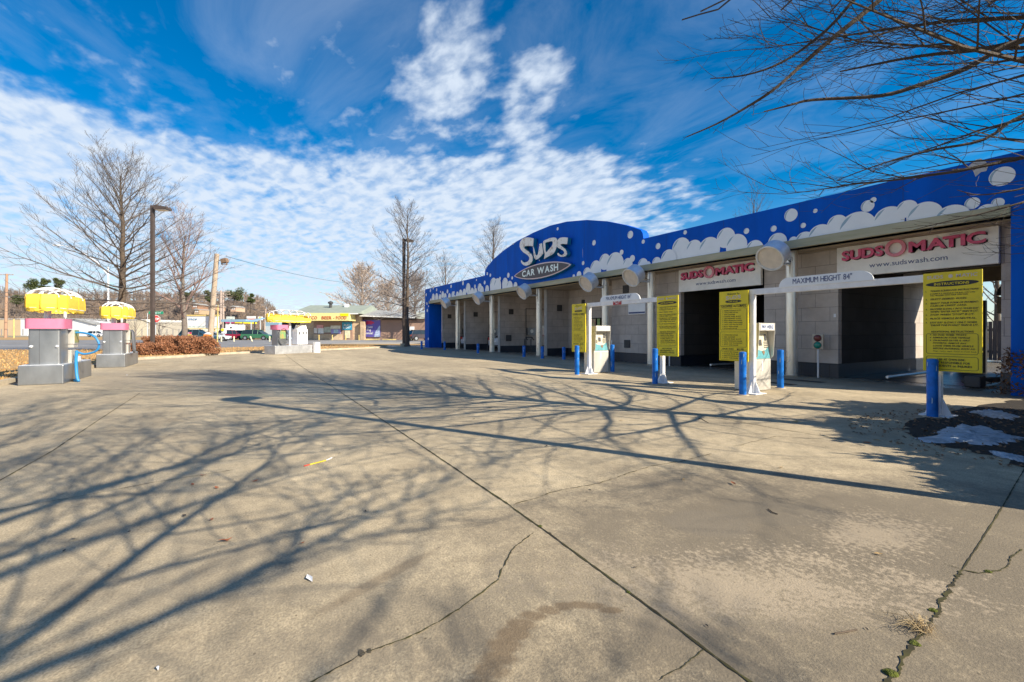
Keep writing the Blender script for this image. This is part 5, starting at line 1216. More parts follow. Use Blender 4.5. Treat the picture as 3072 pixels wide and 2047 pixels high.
t = thing('lamp_pole', 'lamp pole right of the camera casting the long straight shadow', 'lamp pole', W(5.32, 2.72), YAW+R(35), 'square lamp poles')
MB().box(-0.06, 0.06, -0.06, 0.06, 0.3, 8.0).build('pole', M_bronze, t); MB().lathe([(0.2, 0), (0.2, 0.3)], 20).build('footing', M_kerb, t)
MB().box(-0.1, 0.1, 0.05, 0.3, 7.85, 7.95).lathe([(0.10, 7.98), (0.33, 7.93), (0.36, 7.84), (0.3, 7.80)], 24, 0, 0.55).build('lamp_head', M_bronze, t)

# ================================================================== wooden and utility poles, wires
def pole(name, label, ub, vb, ut, vt, d, r_, m, group=None, arms=(), z0=-0.02):
    p = W(Kr(ub, d), d); t = thing(name, label, 'pole', (p.x, p.y, z0), YAW, group); h = Kz(vt, d)-z0; dx = Kr(ut, d)-Kr(ub, d)
    MB().tube([(0, 0, 0), (dx, 0, h)], [r_, r_*0.8], 12).build('pole', m, t, smooth='auto')
    for (f, wd) in arms:
        a = MB().box(dx*f-wd/2, dx*f+wd/2, -0.06, 0.06, h*f-0.06, h*f+0.06)
        for q in (-0.45, -0.2, 0.2, 0.45): a.lathe([(0.04, h*f+0.06), (0.06, h*f+0.14), (0.03, h*f+0.2)], 8, dx*f+q*wd, 0)
        a.build('crossarm', m, t)
    return t
t = pole('wooden_pole', 'pale leaning wooden pole with a box floodlight near its top', 629, 1015, 651, 762, 47, 0.27, M_wood)
p = W(Kr(629, 47), 47)
o = MB(); o.tube([(Kr(651, 47)-Kr(629, 47), 0, 8.9), (1.1, 0, 8.75)], 0.04, 6); o.build('bracket', M_dgrey, t)
o = MB().obox((1.55, 0, 8.75), 0.55, 0.5, 0.42, 0, 0, R(-12)).box(1.25, 1.30, -0.1, 0.1, 8.35, 8.6).box(1.75, 1.80, -0.1, 0.1, 8.35, 8.6).box(1.25, 1.8, -0.1, 0.1, 8.33, 8.36); o.build('floodlight', mat('rusty_housing', (0.25, 0.16, 0.10), 0.7, var=0.4), t)
pole('utility_pole', 'orange brown utility pole at the left frame edge', 17, 1000, 21, 822, 110, 0.30, mat('orange_wood', (0.40, 0.25, 0.17), 0.9), 'utility poles', [(0.985, 3.2)])
pole('utility_pole', 'left of two pale utility poles right of the floodlight pole', 662, 1012, 663, 872, 88, 0.22, mat('pale_wood', (0.44, 0.35, 0.30), 0.9), 'utility poles', [(0.97, 3.5), (0.86, 2.6)])
pole('utility_pole', 'right of two pale utility poles right of the floodlight pole', 671, 1012, 669, 878, 92, 0.22, MATS['pale_wood'], 'utility poles', [(0.96, 3.0)])
pole('utility_pole', 'utility pole standing behind the blue canopy', 793, 1008, 797, 928, 140, 0.25, MATS['pale_wood'], 'utility poles', [(0.9, 3.2)])
pole('sign_post', 'thin tall yellow post beside the billboard', 652, 1030, 654, 915, 50, 0.07, mat('yellow_paint', (0.68, 0.52, 0.20), 0.7, var=0.2))
pole('road_post', 'thin yellow post left of the nearest vacuum canopy', 42, 1000, 42, 957, 105, 0.14, MATS['yellow_paint'])
def wire(a, b, sag, label, r=0.018, group='overhead wires'):
    P = [a.lerp(b, k/16) + Vector((0, 0, -sag*4*(k/16)*(1-k/16))) for k in range(17)]
    o = MB().tube(P, r, 4).build('overhead_wire', mat('wire', (0.10, 0.10, 0.11), 0.6)); tag(o, label, 'wire', group)
wire(Cp(678, 769, 47), Cp(1035, 848, 78), 0.35, 'thin wire running right from the floodlight to the shop roof', 0.022)
wire(Cp(-60, 868, 100), Cp(330, 880, 118), 1.0, 'upper pale wire behind the nearest vacuum canopy', 0.06); wire(Cp(-60, 878, 100), Cp(400, 892, 118), 1.2, 'lower pale wire behind the nearest vacuum canopy', 0.06)
wire(Cp(400, 884, 100), Cp(663, 882, 88), 0.8, 'wire from the left reaching the two pale utility poles', 0.05); wire(Cp(663, 882, 88), Cp(797, 932, 140), 0.8, 'wire from the pale utility poles to the pole behind the canopy', 0.05)
wire(Cp(663, 892, 88), Cp(860, 950, 150), 0.8, 'lowest wire from the pale utility poles to the right', 0.05)
# street light with long arm
t = thing('street_light', 'pale street light with long upswept arm behind the big pin oak', 'street light', W(Kr(325, 62), 62), YAW)
z = Kz(800, 62)
MB().tube([(0, 0, 0), (0, 0, z)], [0.14, 0.09], 10).build('pole', M_white, t, smooth='auto')
MB().tube([(0, 0, z-1.2), (-1.5, 0, z+0.6), (-3.5, 0, z+1.9), (-5.2, 0, z+2.7), (-6.6, 0, z+2.9)], [0.08, 0.07, 0.06, 0.05, 0.05], 8).build('arm', M_white, t, smooth='auto')
MB().obox((-7.0, 0, z+2.88), 0.9, 0.3, 0.14).build('lamp_head', M_white, t)
# stop sign, street name signs
t = thing('stop_sign', 'red octagonal stop sign on a post behind the bronze lamp pole', 'sign', W(Kr(467, 58), 58), YAW+R(48))
MB().tube([(0, 0, 0), (0, 0, 3.1)], 0.035, 8).build('post', M_galv, t)
z = Kz(957, 58)
MB().prism([(0.5*math.cos(R(22.5+45*k)), -0.05, z+0.5*math.sin(R(22.5+45*k))) for k in range(8)], (0, 0.01, 0)).build('border', M_white, t)
MB().prism([(0.46*math.cos(R(22.5+45*k)), -0.056, z+0.46*math.sin(R(22.5+45*k))) for k in range(8)], (0, 0.005, 0)).build('plate', mat('stop_red', (0.55, 0.02, 0.02), 0.4), t)
MB().text('STOP', (-0.34, -0.06, z-0.14), X1, Z1, 0.68, 0.28, 1).build('lettering', M_white, t)
t = thing('street_name_sign', 'green street name blade on a pale post left of the stop sign', 'sign', W(Kr(445, 57), 57), YAW)
MB().tube([(-0.1, 0, 0), (-0.1, 0, 2.6+Kz(940, 57)-2.6)], 0.035, 8).build('post', M_galv, t)
z = Kz(943, 57)
MB().box(0.05, 1.9, -0.02, 0, z, z+0.34).build('blade', mat('sign_green', (0.02, 0.33, 0.18), 0.4), t)
MB().text('32ND ST', (0.5, -0.024, z+0.09), X1, Z1, 1.1, 0.16, 1).build('lettering', M_white, t)

# ================================================================== shop
D = 80.0
shop = thing('shop', 'low shop with green grey gable roof, yellow band reading ACCO BEER FOOD and brown brick', 'building', W(Kr(1000, D), D), YAW)
M_brick = block_mat('tan_brick', (0.72, 0.55, 0.38), (0.62, 0.44, 0.29), (0.7, 0.6, 0.48), 0.5, 0.14, 0.5, 0.9, ms=0.012)
M_brown = mat('brown_wall', (0.36, 0.235, 0.185), 0.9, var=0.12, vscale=0.5)
M_band = mat('yellow_band', (0.86, 0.74, 0.30), 0.6, var=0.08)
def kb(u0, u1, v0, v1, d0, d1, dref=None):
    dr = dref or d0; return MB().box(Kr(u0, dr), Kr(u1, dr), d0, d1, Kz(v1, dr) if v1 else 0, Kz(v0, dr))
pc(kb(900, 1084, 945, None, 80, 92), 'wall', M_brick, shop)
pc(kb(941, 1026, 965, None, 79.7, 79.98).box(Kr(1026, D), Kr(1059, D), 79.7, 79.98, 0, Kz(965, D)), 'shopfront', M_brown, shop)
pc(kb(941, 1026, 1003, None, 79.5, 79.69), 'brick_apron', M_brick, shop)
pc(kb(941, 1069, 942, 964, 76.3, 79.6, 80), 'sign_band', M_band, shop)
pc(MB().box(Kr(1045, D), Kr(1068, D), 76.25, 76.29, Kz(951, D), Kz(943.5, D)), 'bright_yellow_corner', mat('bright_yellow', (0.8, 0.7, 0.0), 0.5), shop)
o = MB()
for s, u0, u1 in (('ACCO', 947, 979), ('BEER', 992, 1021), ('FOOD', 1033, 1063)): o.text(s, (Kr(u0, D), 76.25, Kz(960, D)), X1, Z1, Kr(u1, D)-Kr(u0, D), 0.52, 1)
o.obox((Kr(1027, D), 76.25, Kz(957, D)), 0.12, 0.02, 0.12)
pc(o, 'lettering', mat('orange_letter', (0.55, 0.14, 0.05), 0.5), shop)
z0, z1 = Kz(943, D), Kz(918, D)
pc(MB().prism([(Kr(893, D), 76.9, z0), (Kr(893, D), 85, z1+0.4), (Kr(893, D), 93, z0), ], (Kr(1092, D)-Kr(893, D), 0, 0)), 'roof', mat('green_shingle', (0.30, 0.34, 0.29), 0.9, var=0.15, vscale=1), shop)
pc(MB().box(Kr(893, D), Kr(1092, D), 76.85, 77.0, z0-0.12, z0+0.06), 'eave_board', M_cream, shop)
pc(MB().lathe([(0.25, z1-0.2), (0.25, z1+0.5), (0.45, z1+0.55), (0.45, z1+0.85), (0.1, z1+1.0)], 14, Kr(975, D), 82.5), 'roof_vent', M_dgrey, shop)
pc(MB().box(Kr(1013, D), Kr(1024, D), 83, 84, z1-0.4, z1+0.55), 'roof_unit', M_white, shop, bevel=0.1)
pc(kb(1081, 1092, 965, None, 79.3, 80.3), 'stone_pier', M_brick, shop)
# posters in the window
ps = [(945, 955, 984, 1000, (0.75, 0.7, 0.66)), (953, 973, 975, 986, (0.7, 0.35, 0.38)), (957, 974, 985, 1001, (0.72, 0.74, 0.76)), (975, 996, 981, 998, (0.42, 0.46, 0.42)), (995, 1024, 977, 987, (0.68, 0.66, 0.62)), (996, 1025, 988, 1001, (0.32, 0.28, 0.62)), (1004, 1018, 989, 1000, (0.4, 0.6, 0.75))]
for i, (u0, u1, v0, v1, c) in enumerate(ps): pc(kb(u0, u1, v0, v1, 79.60-0.01*i, 79.68-0.01*i, 80), 'window_poster', mat('poster_%d' % i, c, 0.5, var=0.25, vscale=2.5), shop)
pc(kb(1029, 1058, 967, 990, 79.6, 79.69, 80), 'door_poster', mat('poster_cyan', (0.03, 0.32, 0.55), 0.4, var=0.2), shop)
o = MB(); o.text('BUD', (Kr(1034, D), 79.59, Kz(978, D)), X1, Z1, 1.0, 0.3, 1, 0.2).text('LIGHT', (Kr(1032, D), 79.59, Kz(986, D)), X1, Z1, 1.3, 0.34, 1, 0.2)
pc(o, 'door_poster_lettering', M_white, shop)
pc(kb(1037, 1052, 992, 1015, 79.6, 79.69, 80), 'door_notice', mat('poster_w', (0.72, 0.68, 0.5), 0.5, var=0.2, vscale=2), shop)
wing = thing('shop_wing', 'long low brown shop wing with flat eave, right of the yellow band', 'building', W(Kr(1180, 82), 82), YAW)
pc(kb(1092, 1282, 951, None, 81, 92), 'wall', M_brown, wing)
zE = Kz(947, 80); zF = Kz(934, 80)
pc(MB().prism([(Kr(1083, 80), 79.2, zE), (Kr(1250, 80), 79.2, zE-0.32), (Kr(1262, 80), 88, zE+0.1), (Kr(1085, 80), 88, zF+0.55)], (0, 0.0, 0.12)), 'roof', M_roof, wing)
pc(MB().prism([(Kr(1083, 80), 79.1, zE-0.16), (Kr(1248, 80), 79.1, zE-0.5), (Kr(1248, 80), 79.1, zE-0.33), (Kr(1083, 80), 79.1, zE)], (0, 0.1, 0)), 'eave_board', M_cream, wing)
pc(kb(1092, 1246, 953, 960, 80.6, 80.99, 80), 'shade_band', M_bark, wing)
pc(kb(1248, 1282, 938, 956, 80.4, 81.2, 80), 'parapet', mat('pale_green_parapet', (0.5, 0.52, 0.46), 0.8), wing)
t = thing('wall_poster', 'purple wall poster with a red running hog and the words Wooo Pig Sooie', 'poster', W(Kr(1088, 80.9), 80.9), YAW)
pc(MB().box(Kr(1088, 80.9), Kr(1141, 80.9), 80.85, 80.95, Kz(1011, 80.9), Kz(960, 80.9)), 'panel', mat('purple_poster', (0.17, 0.13, 0.50), 0.5, col2=(0.10, 0.09, 0.42), vscale=0.8), t)
hog = [(1092, 969), (1097, 966), (1101, 962.5), (1106, 964), (1112, 962), (1117, 965), (1123, 968), (1121, 971), (1116, 971), (1115, 974.5), (1110, 973), (1103, 973), (1099, 975.5), (1096, 972)]
pc(MB().prism([(Kr(u, 80.8), 80.80, Kz(v, 80.8)) for u, v in hog], (0, 0.04, 0)), 'red_hog', mat('hog_red', (0.60, 0.03, 0.13), 0.5), t)
o = MB()
for s, u0, u1, v in (('Wooo', 1095, 1118, 984), ('Pig', 1101, 1113, 993), ('Sooie!', 1094, 1119, 1003)): o.text(s, (Kr(u0, 80.8), 80.8, Kz(v, 80.8)), X1, Z1, Kr(u1, 80.8)-Kr(u0, 80.8), 0.42, 1)
pc(o, 'lettering', M_white, t)
pc(MB().prism([(Kr(u, 80.8), 80.81, Kz(v, 80.8)) for u, v in ((1122, 1011), (1126, 996), (1133, 985), (1139, 976), (1141, 980), (1139, 994), (1141, 1011))], (0, 0.03, 0)), 'splash', mat('splash_blue', (0.5, 0.6, 0.85), 0.5, var=0.3, vscale=6), t)
t = thing('wall_notice', 'blank white notice on the brown wing right of the pin oak trunk', 'notice', W(Kr(1228, 80.9), 80.9), YAW)
pc(MB().box(Kr(1229, 80.9), Kr(1243, 80.9), 80.85, 80.95, Kz(1004, 80.9), Kz(980, 80.9)), 'panel', M_white, t)
for i, (u0, u1, lb) in enumerate(((1097, 1138, 'left yellow wheel stop below the purple poster'), (1148, 1188, 'middle yellow wheel stop along the brown wing'), (1213, 1247, 'right yellow wheel stop behind the pin oak'))):
    t = thing('wheel_stop', lb, 'wheel stop', W(Kr(u0, 78), 78), YAW, 'wheel stops'); L_ = Kr(u1, 78)-Kr(u0, 78)
    MB().prism([(0, -0.1, 0), (0, 0.1, 0), (0, 0.06, 0.2), (0, -0.06, 0.2)], (L_, 0, 0)).build('block', MATS['yellow_paint'], t)
for i, (u, lb) in enumerate(((957, 'first yellow guard post before the shop window, from the left'), (997, 'second yellow guard post before the shop window'), (1037, 'yellow guard post before the shop door'), (1077, 'yellow guard post before the brick pier'))):
    t = thing('guard_post', lb, 'guard post', W(Kr(u, 77), 77), 0, 'guard posts at the shop'); MB().lathe([(0.09, 0), (0.09, 0.85), (0.02, 0.9)], 12).build('post', MATS['yellow_paint'], t)
for i, (u, vb, vt, lean, lb) in enumerate(((664, 1025, 1011, 0, 'leftmost pale short post by the kerb of the next lot'), (702, 1023, 1010, 0, 'pale short post before the dark red car'), (757, 1022, 1009, -0.3, 'leaning pale short post before the green minivan'), (809, 1021, 1007, 0, 'pale short post before the nose of the green minivan'))):
    d = 66; t = thing('guard_post', lb, 'guard post', W(Kr(u, d), d), YAW, 'pale posts along the next lot')
    MB().tube([(0, 0, 0), (lean, 0, 0.75)], 0.10, 10).build('post', mat('cream_post', (0.70, 0.64, 0.45), 0.7), t)
# side yard clutter left of the shop window: dark opening and ice freezer
t = thing('ice_freezer', 'blue white ice freezer in the dark passage left of the shop window', 'freezer', W(Kr(875, 79), 79), YAW)
pc(kb(868, 879, 985, 1018, 78.2, 79.2, 79), 'cabinet', mat('freezer_blue', (0.2, 0.32, 0.5), 0.5, col2=(0.6, 0.68, 0.75), vscale=1.5), t)
pc(kb(868.5, 878.5, 985.5, 991, 78.1, 78.19, 79), 'header', M_white, t)
t = thing('dark_shed', 'dark open lean-to between the blue building and the shop', 'shed', W(Kr(865, 84), 84), YAW)
pc(kb(846, 900, 958, None, 83, 86), 'body', mat('shed_dark', (0.07, 0.06, 0.06), 0.9, var=0.4), t)
pc(kb(846, 902, 955, 959, 81.5, 86.5, 83), 'roof', mat('shed_roof', (0.12, 0.10, 0.10), 0.9), t)

# ================================================================== blue building with canopy
M_bb = mat('pale_blue_wall', (0.26, 0.42, 0.56), 0.7, var=0.06); M_bw = mat('pale_wall', (0.52, 0.60, 0.66), 0.7, var=0.06)
D = 92
t = thing('blue_building', 'pale blue building with hipped canopy over the green minivan', 'building', W(Kr(830, D), D), YAW)
pc(kb(811, 850, 955, 979, 90.2, 100, 92), 'upper_wall', M_bb, t); pc(kb(811, 850, 979, None, 90.2, 100, 92), 'lower_wall', M_bw, t)
pc(kb(720, 790, 961, 968, 86, 90, 92).prism([(Kr(787, D), 85.5, Kz(968, D)), (Kr(814, D), 85.5, Kz(969, D)), (Kr(814, D), 90.1, Kz(956, D)), (Kr(806, D), 90.1, Kz(956, D))], (0, 0, 0.1)), 'canopy', M_bb, t)
pc(kb(725, 728, 968, None, 86.3, 86.5, 92).box(Kr(809.5, D), Kr(811.5, D), 86.3, 86.5, 0, Kz(969, D)), 'canopy_post', M_dgrey, t)
pc(kb(806, 850, 946, 955, 91, 99, 92), 'roof_tower', mat('tower_blue', (0.22, 0.4, 0.52), 0.6), t)
pc(kb(807, 811, 946.5, 954.5, 90.9, 90.99, 92), 'tower_window', M_dark, t)

# billboard
D = 95
t = thing('billboard', 'long white billboard with blue italic lettering behind the multi limbed tree', 'billboard', W(Kr(608, D), D), YAW)
pc(kb(560, 655, 949, 984.5, D, D+0.3), 'panel', mat('billboard_white', (0.78, 0.80, 0.80), 0.5, var=0.05), t)
pc(kb(559, 656, 944.5, 948.5, D-0.1, D+0.4).box(Kr(559, D), Kr(656, D), D-0.1, D+0.4, Kz(987, D), Kz(985, D)), 'frame', MATS['yellow_paint'], t)
pc(MB().text('mcs', (Kr(564, D), D-0.04, Kz(961, D)), X1, Z1, Kr(590, D)-Kr(564, D), 0.50, 1, 0.3), 'lettering', mat('billboard_blue', (0.04, 0.18, 0.42), 0.5), t)
pc(MB().text('FIRE AND CONCRETE', (Kr(566, D), D-0.04, Kz(982.5, D)), X1, Z1, Kr(616, D)-Kr(566, D), 0.28, 0).text('LOANS', (Kr(640, D), D-0.04, Kz(982.5, D)), X1, Z1, Kr(652, D)-Kr(640, D), 0.28, 0), 'small_lettering', mat('billboard_teal', (0.35, 0.55, 0.55), 0.5), t)
pc(kb(563, 566, 987, None, D+0.05, D+0.25).box(Kr(597, D), Kr(600, D), D+0.05, D+0.25, 0, Kz(987, D)).box(Kr(642, D), Kr(644, D), D+0.05, D+0.25, 0, Kz(987, D)), 'post', MATS['yellow_paint'], t)
# roadside signs
def rsign(u0, u1, v0, v1, d, label, m, extra=None, pu=None):
    t = thing('roadside_sign', label, 'sign', W(Kr((u0+u1)/2, d), d), YAW, 'roadside business signs')
    pc(kb(u0, u1, v0, v1, d, d+0.3), 'panel', m, t); c = pu or (u0+u1)/2
    pc(MB().box(Kr(c, d)-0.12, Kr(c, d)+0.12, d+0.05, d+0.25, 0, Kz(v1, d)), 'post', M_galv, t)
    return t
t = rsign(679, 702, 950, 961.5, 130, 'pale green roadside sign behind the dark red car', mat('sign_pale', (0.68, 0.76, 0.72), 0.5, var=0.2, vscale=0.8))
t = rsign(740, 766, 949, 956, 150, 'white and salmon roadside sign above the blue canopy', M_white)
pc(kb(743, 763, 956.5, 961, 150, 150.3), 'lower_panel', mat('salmon', (0.75, 0.27, 0.18), 0.5), t)
t = rsign(774, 787, 950, 961, 150, 'white square sign with yellow emblem above the blue canopy', M_white)
pc(MB().lathe([(0.42, 0), (0.42, 0.05)], 12).xf(Matrix.Translation((Kr(780, 149.9), 149.9, Kz(955.5, 149.9))) @ Matrix.Rotation(R(90), 4, 'X')), 'emblem', mat('emblem_yellow', (0.85, 0.7, 0.02), 0.5), t)
t = rsign(664, 676, 985, 1001, 70, 'low white sign with yellow emblem left of the dark red car', mat('sign_low_white', (0.78, 0.76, 0.8), 0.5))
pc(MB().lathe([(0.23, 0), (0.23, 0.05)], 12).xf(Matrix.Translation((Kr(668, 69.95), 69.95, Kz(990, 69.95))) @ Matrix.Rotation(R(90), 4, 'X')), 'emblem', MATS['emblem_yellow'], t)
t = thing('red_yellow_board', 'red and yellow board at the foot of the multi limbed tree', 'sign', W(Kr(562, 58), 58), YAW)
pc(kb(551, 573, 997, 1003, 58, 58.1), 'red_panel', mat('board_red', (0.6, 0.06, 0.12), 0.5, var=0.3), t); pc(kb(551, 573, 1003.2, 1010, 58, 58.1), 'yellow_panel', mat('board_yellow', (0.75, 0.6, 0.1), 0.5, var=0.3), t)
pc(kb(552, 553, 1010, None, 58, 58.1).box(Kr(571, 58), Kr(572, 58), 58, 58.1, 0, Kz(1010, 58)), 'legs', M_galv, t)
pc(MB().text('DAD', (Kr(554, 58), 57.99, Kz(1002.5, 58)), X1, Z1, Kr(569, 58)-Kr(554, 58), 0.2, 1), 'lettering', M_white, t)
t = thing('fuel_canopy', 'distant fuel station canopy with magenta and yellow edge', 'canopy', W(Kr(700, 150), 150), YAW)
pc(kb(675, 705, 963.5, 970, 150, 160), 'magenta_edge', mat('magenta', (0.55, 0.05, 0.22), 0.5), t); pc(kb(705, 720, 964, 968, 150, 160).box(Kr(705, 150), Kr(720, 150), 149.9, 160, Kz(970, 150), Kz(968, 150)), 'yellow_edge', MATS['emblem_yellow'], t)
pc(kb(678, 680, 970, None, 152, 152.4).box(Kr(716, 150), Kr(718, 150), 152, 152.4, 0, Kz(970, 150)).box(Kr(698, 150), Kr(700, 150), 152, 152.4, 0, Kz(970, 150)), 'posts', M_white, t)
t = thing('box_truck', 'white box truck body behind the dark red car', 'truck', W(Kr(684, 120), 120), YAW)
pc(kb(672, 696, 974, 991, 119, 126, 120), 'cargo_box', M_white, t, bevel=0.05); pc(kb(696, 702, 979, 992, 119.2, 121.3, 120), 'cab', M_white, t, bevel=0.1); pc(kb(697, 701.5, 980, 985, 119.1, 119.19, 120), 'window', M_glass, t)
o = MB()
for u in (677, 692, 699): o.add(*(lambda q: (q.v, q.f))(MB().lathe([(0.45, 0), (0.45, 0.3)], 16).xf(Matrix.Translation((Kr(u, 120), 119.3, 0.45)) @ Matrix.Rotation(R(90), 4, 'X'))))
pc(o, 'wheels', M_tyre, t)
pc(kb(671, 701, 991, 993, 119.4, 125, 120), 'chassis', M_dgrey, t)
t = thing('newspaper_box', 'orange topped box on a thin brown post before the leaning wooden pole', 'box', W(Kr(623, 44), 44), YAW)
MB().tube([(-0.1, 0, 0), (0.12, 0, 0.85)], 0.05, 8).build('post', M_bronze, t); MB().box(-0.28, 0.28, -0.2, 0.2, 0.85, 1.15).build('orange_box', mat('orange_box', (0.75, 0.24, 0.03), 0.5), t, bevel=0.02)
MB().prism([(-0.25, -0.2, 1.15), (0.25, -0.2, 1.15), (0.02, -0.2, 1.33)], (0, 0.4, 0)).build('white_lid', M_white, t)

# left background buildings
t = thing('white_gable_building', 'long white low building with grey gable roof behind the vacuums', 'building', W(Kr(240, 160), 160), YAW)
z0 = Kz(975, 160)
pc(kb(172, 292, 976, None, 160, 172), 'wall', mat('bright_white_wall', (0.80, 0.81, 0.84), 0.7), t)
pc(MB().prism([(Kr(172, 160), 160.1, z0-0.1), (Kr(292, 160), 160.1, z0-0.1), (Kr(230, 160), 160.1, Kz(960, 160)), (Kr(172, 160), 160.1, Kz(957, 160))], (0, 10, 0)), 'gable', MATS['bright_white_wall'], t)
pc(MB().prism([(Kr(172, 160), 159.6, Kz(956.5, 160)), (Kr(228, 160), 159.6, Kz(958.5, 160)), (Kr(294, 160), 159.6, Kz(976, 160)), (Kr(262, 160), 173, Kz(972, 160)), (Kr(200, 160), 173, Kz(955, 160))], (0, 0, 0.15)), 'roof', M_roof, t)
for i, (u0, u1, v0, c, lb) in enumerate(((-20, 62, 958, (0.62, 0.47, 0.30), 'tan warehouse at the left frame edge across the road'), (62, 82, 957, (0.78, 0.79, 0.82), 'white warehouse section left of the nearest vacuum'), (275, 440, 960, (0.62, 0.55, 0.42), 'cream warehouse right of the white gable building'), (440, 560, 968, (0.62, 0.56, 0.46), 'cream low building behind the stop sign'))):
    t = thing('warehouse', lb, 'building', W(Kr((u0+u1)/2, 175), 175), YAW, 'warehouses across the road')
    pc(kb(u0, u1, v0, None, 175, 195), 'wall', mat('warehouse_%d' % i, c, 0.8, var=0.1, vscale=0.2), t); pc(kb(u0, u1, v0-1.2, v0, 174.8, 195.2, 175), 'parapet', M_white, t)
    o = MB(); q = u0+6
    while q < u1-5: o.box(Kr(q, 175), Kr(q+3, 175), 174.95, 174.99, 0.2, 2.6); q += 18
    pc(o, 'doors', mat('warehouse_door', (0.35, 0.33, 0.32), 0.7), t)
for i, (u, v, s, c) in enumerate(((585, 918, 9, (0.35, 0.2, 0.13)), (640, 922, 7, (0.45, 0.28, 0.18)), (700, 925, 8, (0.6, 0.4, 0.28)), (590, 933, 8, (0.5, 0.36, 0.24)))):
    d = 235; t = thing('hillside_house', ['brown house low on the hillside left of the floodlight pole', 'small tan house just left of the floodlight pole', 'orange tan house right of the utility poles', 'tan house just above the billboard'][i], 'house', W(Kr(u, d), d), YAW, 'houses on the hillside')
    pc(kb(u-s, u+s, v-3, v+10, d, d+8), 'wall', mat('house_%d' % i, c, 0.9), t); pc(MB().prism([(Kr(u-s-1, d), d-0.5, Kz(v-3, d)), (Kr(u+s+1, d), d-0.5, Kz(v-3, d)), (Kr(u, d), d-0.5, Kz(v-8, d))], (0, 9, 0)), 'roof', M_roof, t)
    pc(kb(u-s*0.5, u-s*0.1, v, v+4, d-0.1, d-0.02, d).box(Kr(u+s*0.2, d), Kr(u+s*0.6, d), d-0.1, d-0.02, Kz(v+4, d), Kz(v, d)), 'windows', M_white, t)

# ================================================================== hill
def hill_h(r, d):
    u = 1536+r/d*F
    # skyline height in pixels above the horizon, by bearing
    K_ = [(-400, 120), (0, 128), (60, 122), (200, 122), (330, 118), (500, 116), (620, 112), (700, 118), (740, 112), (790, 100), (815, 80), (835, 50), (860, 26), (900, 16), (1100, 10), (1600, 8), (2400, 8)]
    px = K_[-1][1]
    for i in range(len(K_)-1):
        if K_[i][0] <= u <= K_[i+1][0]:
            f = (u-K_[i][0])/(K_[i+1][0]-K_[i][0]); px = K_[i][1]*(1-f)+K_[i+1][1]*f; break
    if u < -400: px = 120
    top = px/F*330-4
    f = min(1, max(0, (d-205)/125)); f = f*f*(3-2*f)
    return top*f - (0.5 if f == 0 else 0)
hm = MB(); NR, ND = 110, 16; V = []
for j in range(ND):
    d = 200+220*j/(ND-1)
    for i in range(NR):
        k = -1.9+2.5*i/(NR-1); r = k*d; V.append((r, d, hill_h(r, d)*(1 if d <= 330 else max(0.3, 1-(d-330)/200))))
hm.add(V, [(j*NR+i, j*NR+i+1, (j+1)*NR+i+1, (j+1)*NR+i) for j in range(ND-1) for i in range(NR-1)])
struct('hill', hm.xf(CM), mat('hill_floor', (0.17, 0.125, 0.09), 0.95, var=0.5, vscale=0.08), smooth=True)
def forest():
    mb = MB(); rnd = random.Random(5); tw = MB()
    for k in range(2100):
        d = rnd.uniform(212, 335); u = rnd.uniform(-420, 850)
        if rnd.random() < 0.08: u = rnd.uniform(850, 1250); d = rnd.uniform(260, 330)
        r = Kr(u, d); z = hill_h(r, d); hgt = rnd.uniform(4.5, 8.5); wd = rnd.uniform(2.2, 3.8)
        mb_ = mb if rnd.random() < 0.6 else tw
        mb_.add([(r-0.12, d, z-1), (r+0.12, d, z-1), (r+0.03, d, z+hgt), (r-0.03, d, z+hgt)], [(0, 1, 2, 3)])
        for q in range(34):
            a = rnd.uniform(0, 6.28); e = rnd.uniform(0.15, 1.45); h0 = rnd.uniform(0.15, 0.8)*hgt; l = rnd.uniform(0.4, 1)*wd*(1.1-h0/hgt*0.7)
            p = Vector((r, d, z+h0)); dr = Vector((math.cos(a)*math.cos(e), math.sin(a)*math.cos(e)*0.5, math.sin(e))); e2 = p+dr*l
            s = Vector((rnd.uniform(-1, 1), 0, rnd.uniform(-1, 1))).normalized()*rnd.uniform(0.10, 0.28)
            mb_.add([p-s*0.3, p+s*0.3, e2+s*0.6, e2-s*0.5+dr*0.5], [(0, 1, 2, 3)])
    a = mb.xf(CM).build('bare_woodland', mat('woodland_brown', (0.34, 0.25, 0.19), 0.95, var=0.4, vscale=0.06)); tag(a, 'leafless brown woodland covering the far hillside', 'woodland', None, 'stuff')
    b = tw.xf(CM).build('bare_woodland', mat('woodland_grey', (0.26, 0.21, 0.18), 0.95, var=0.4, vscale=0.06)); tag(b, 'leafless grey woodland mixed over the far hillside', 'woodland', None, 'stuff')
forest()
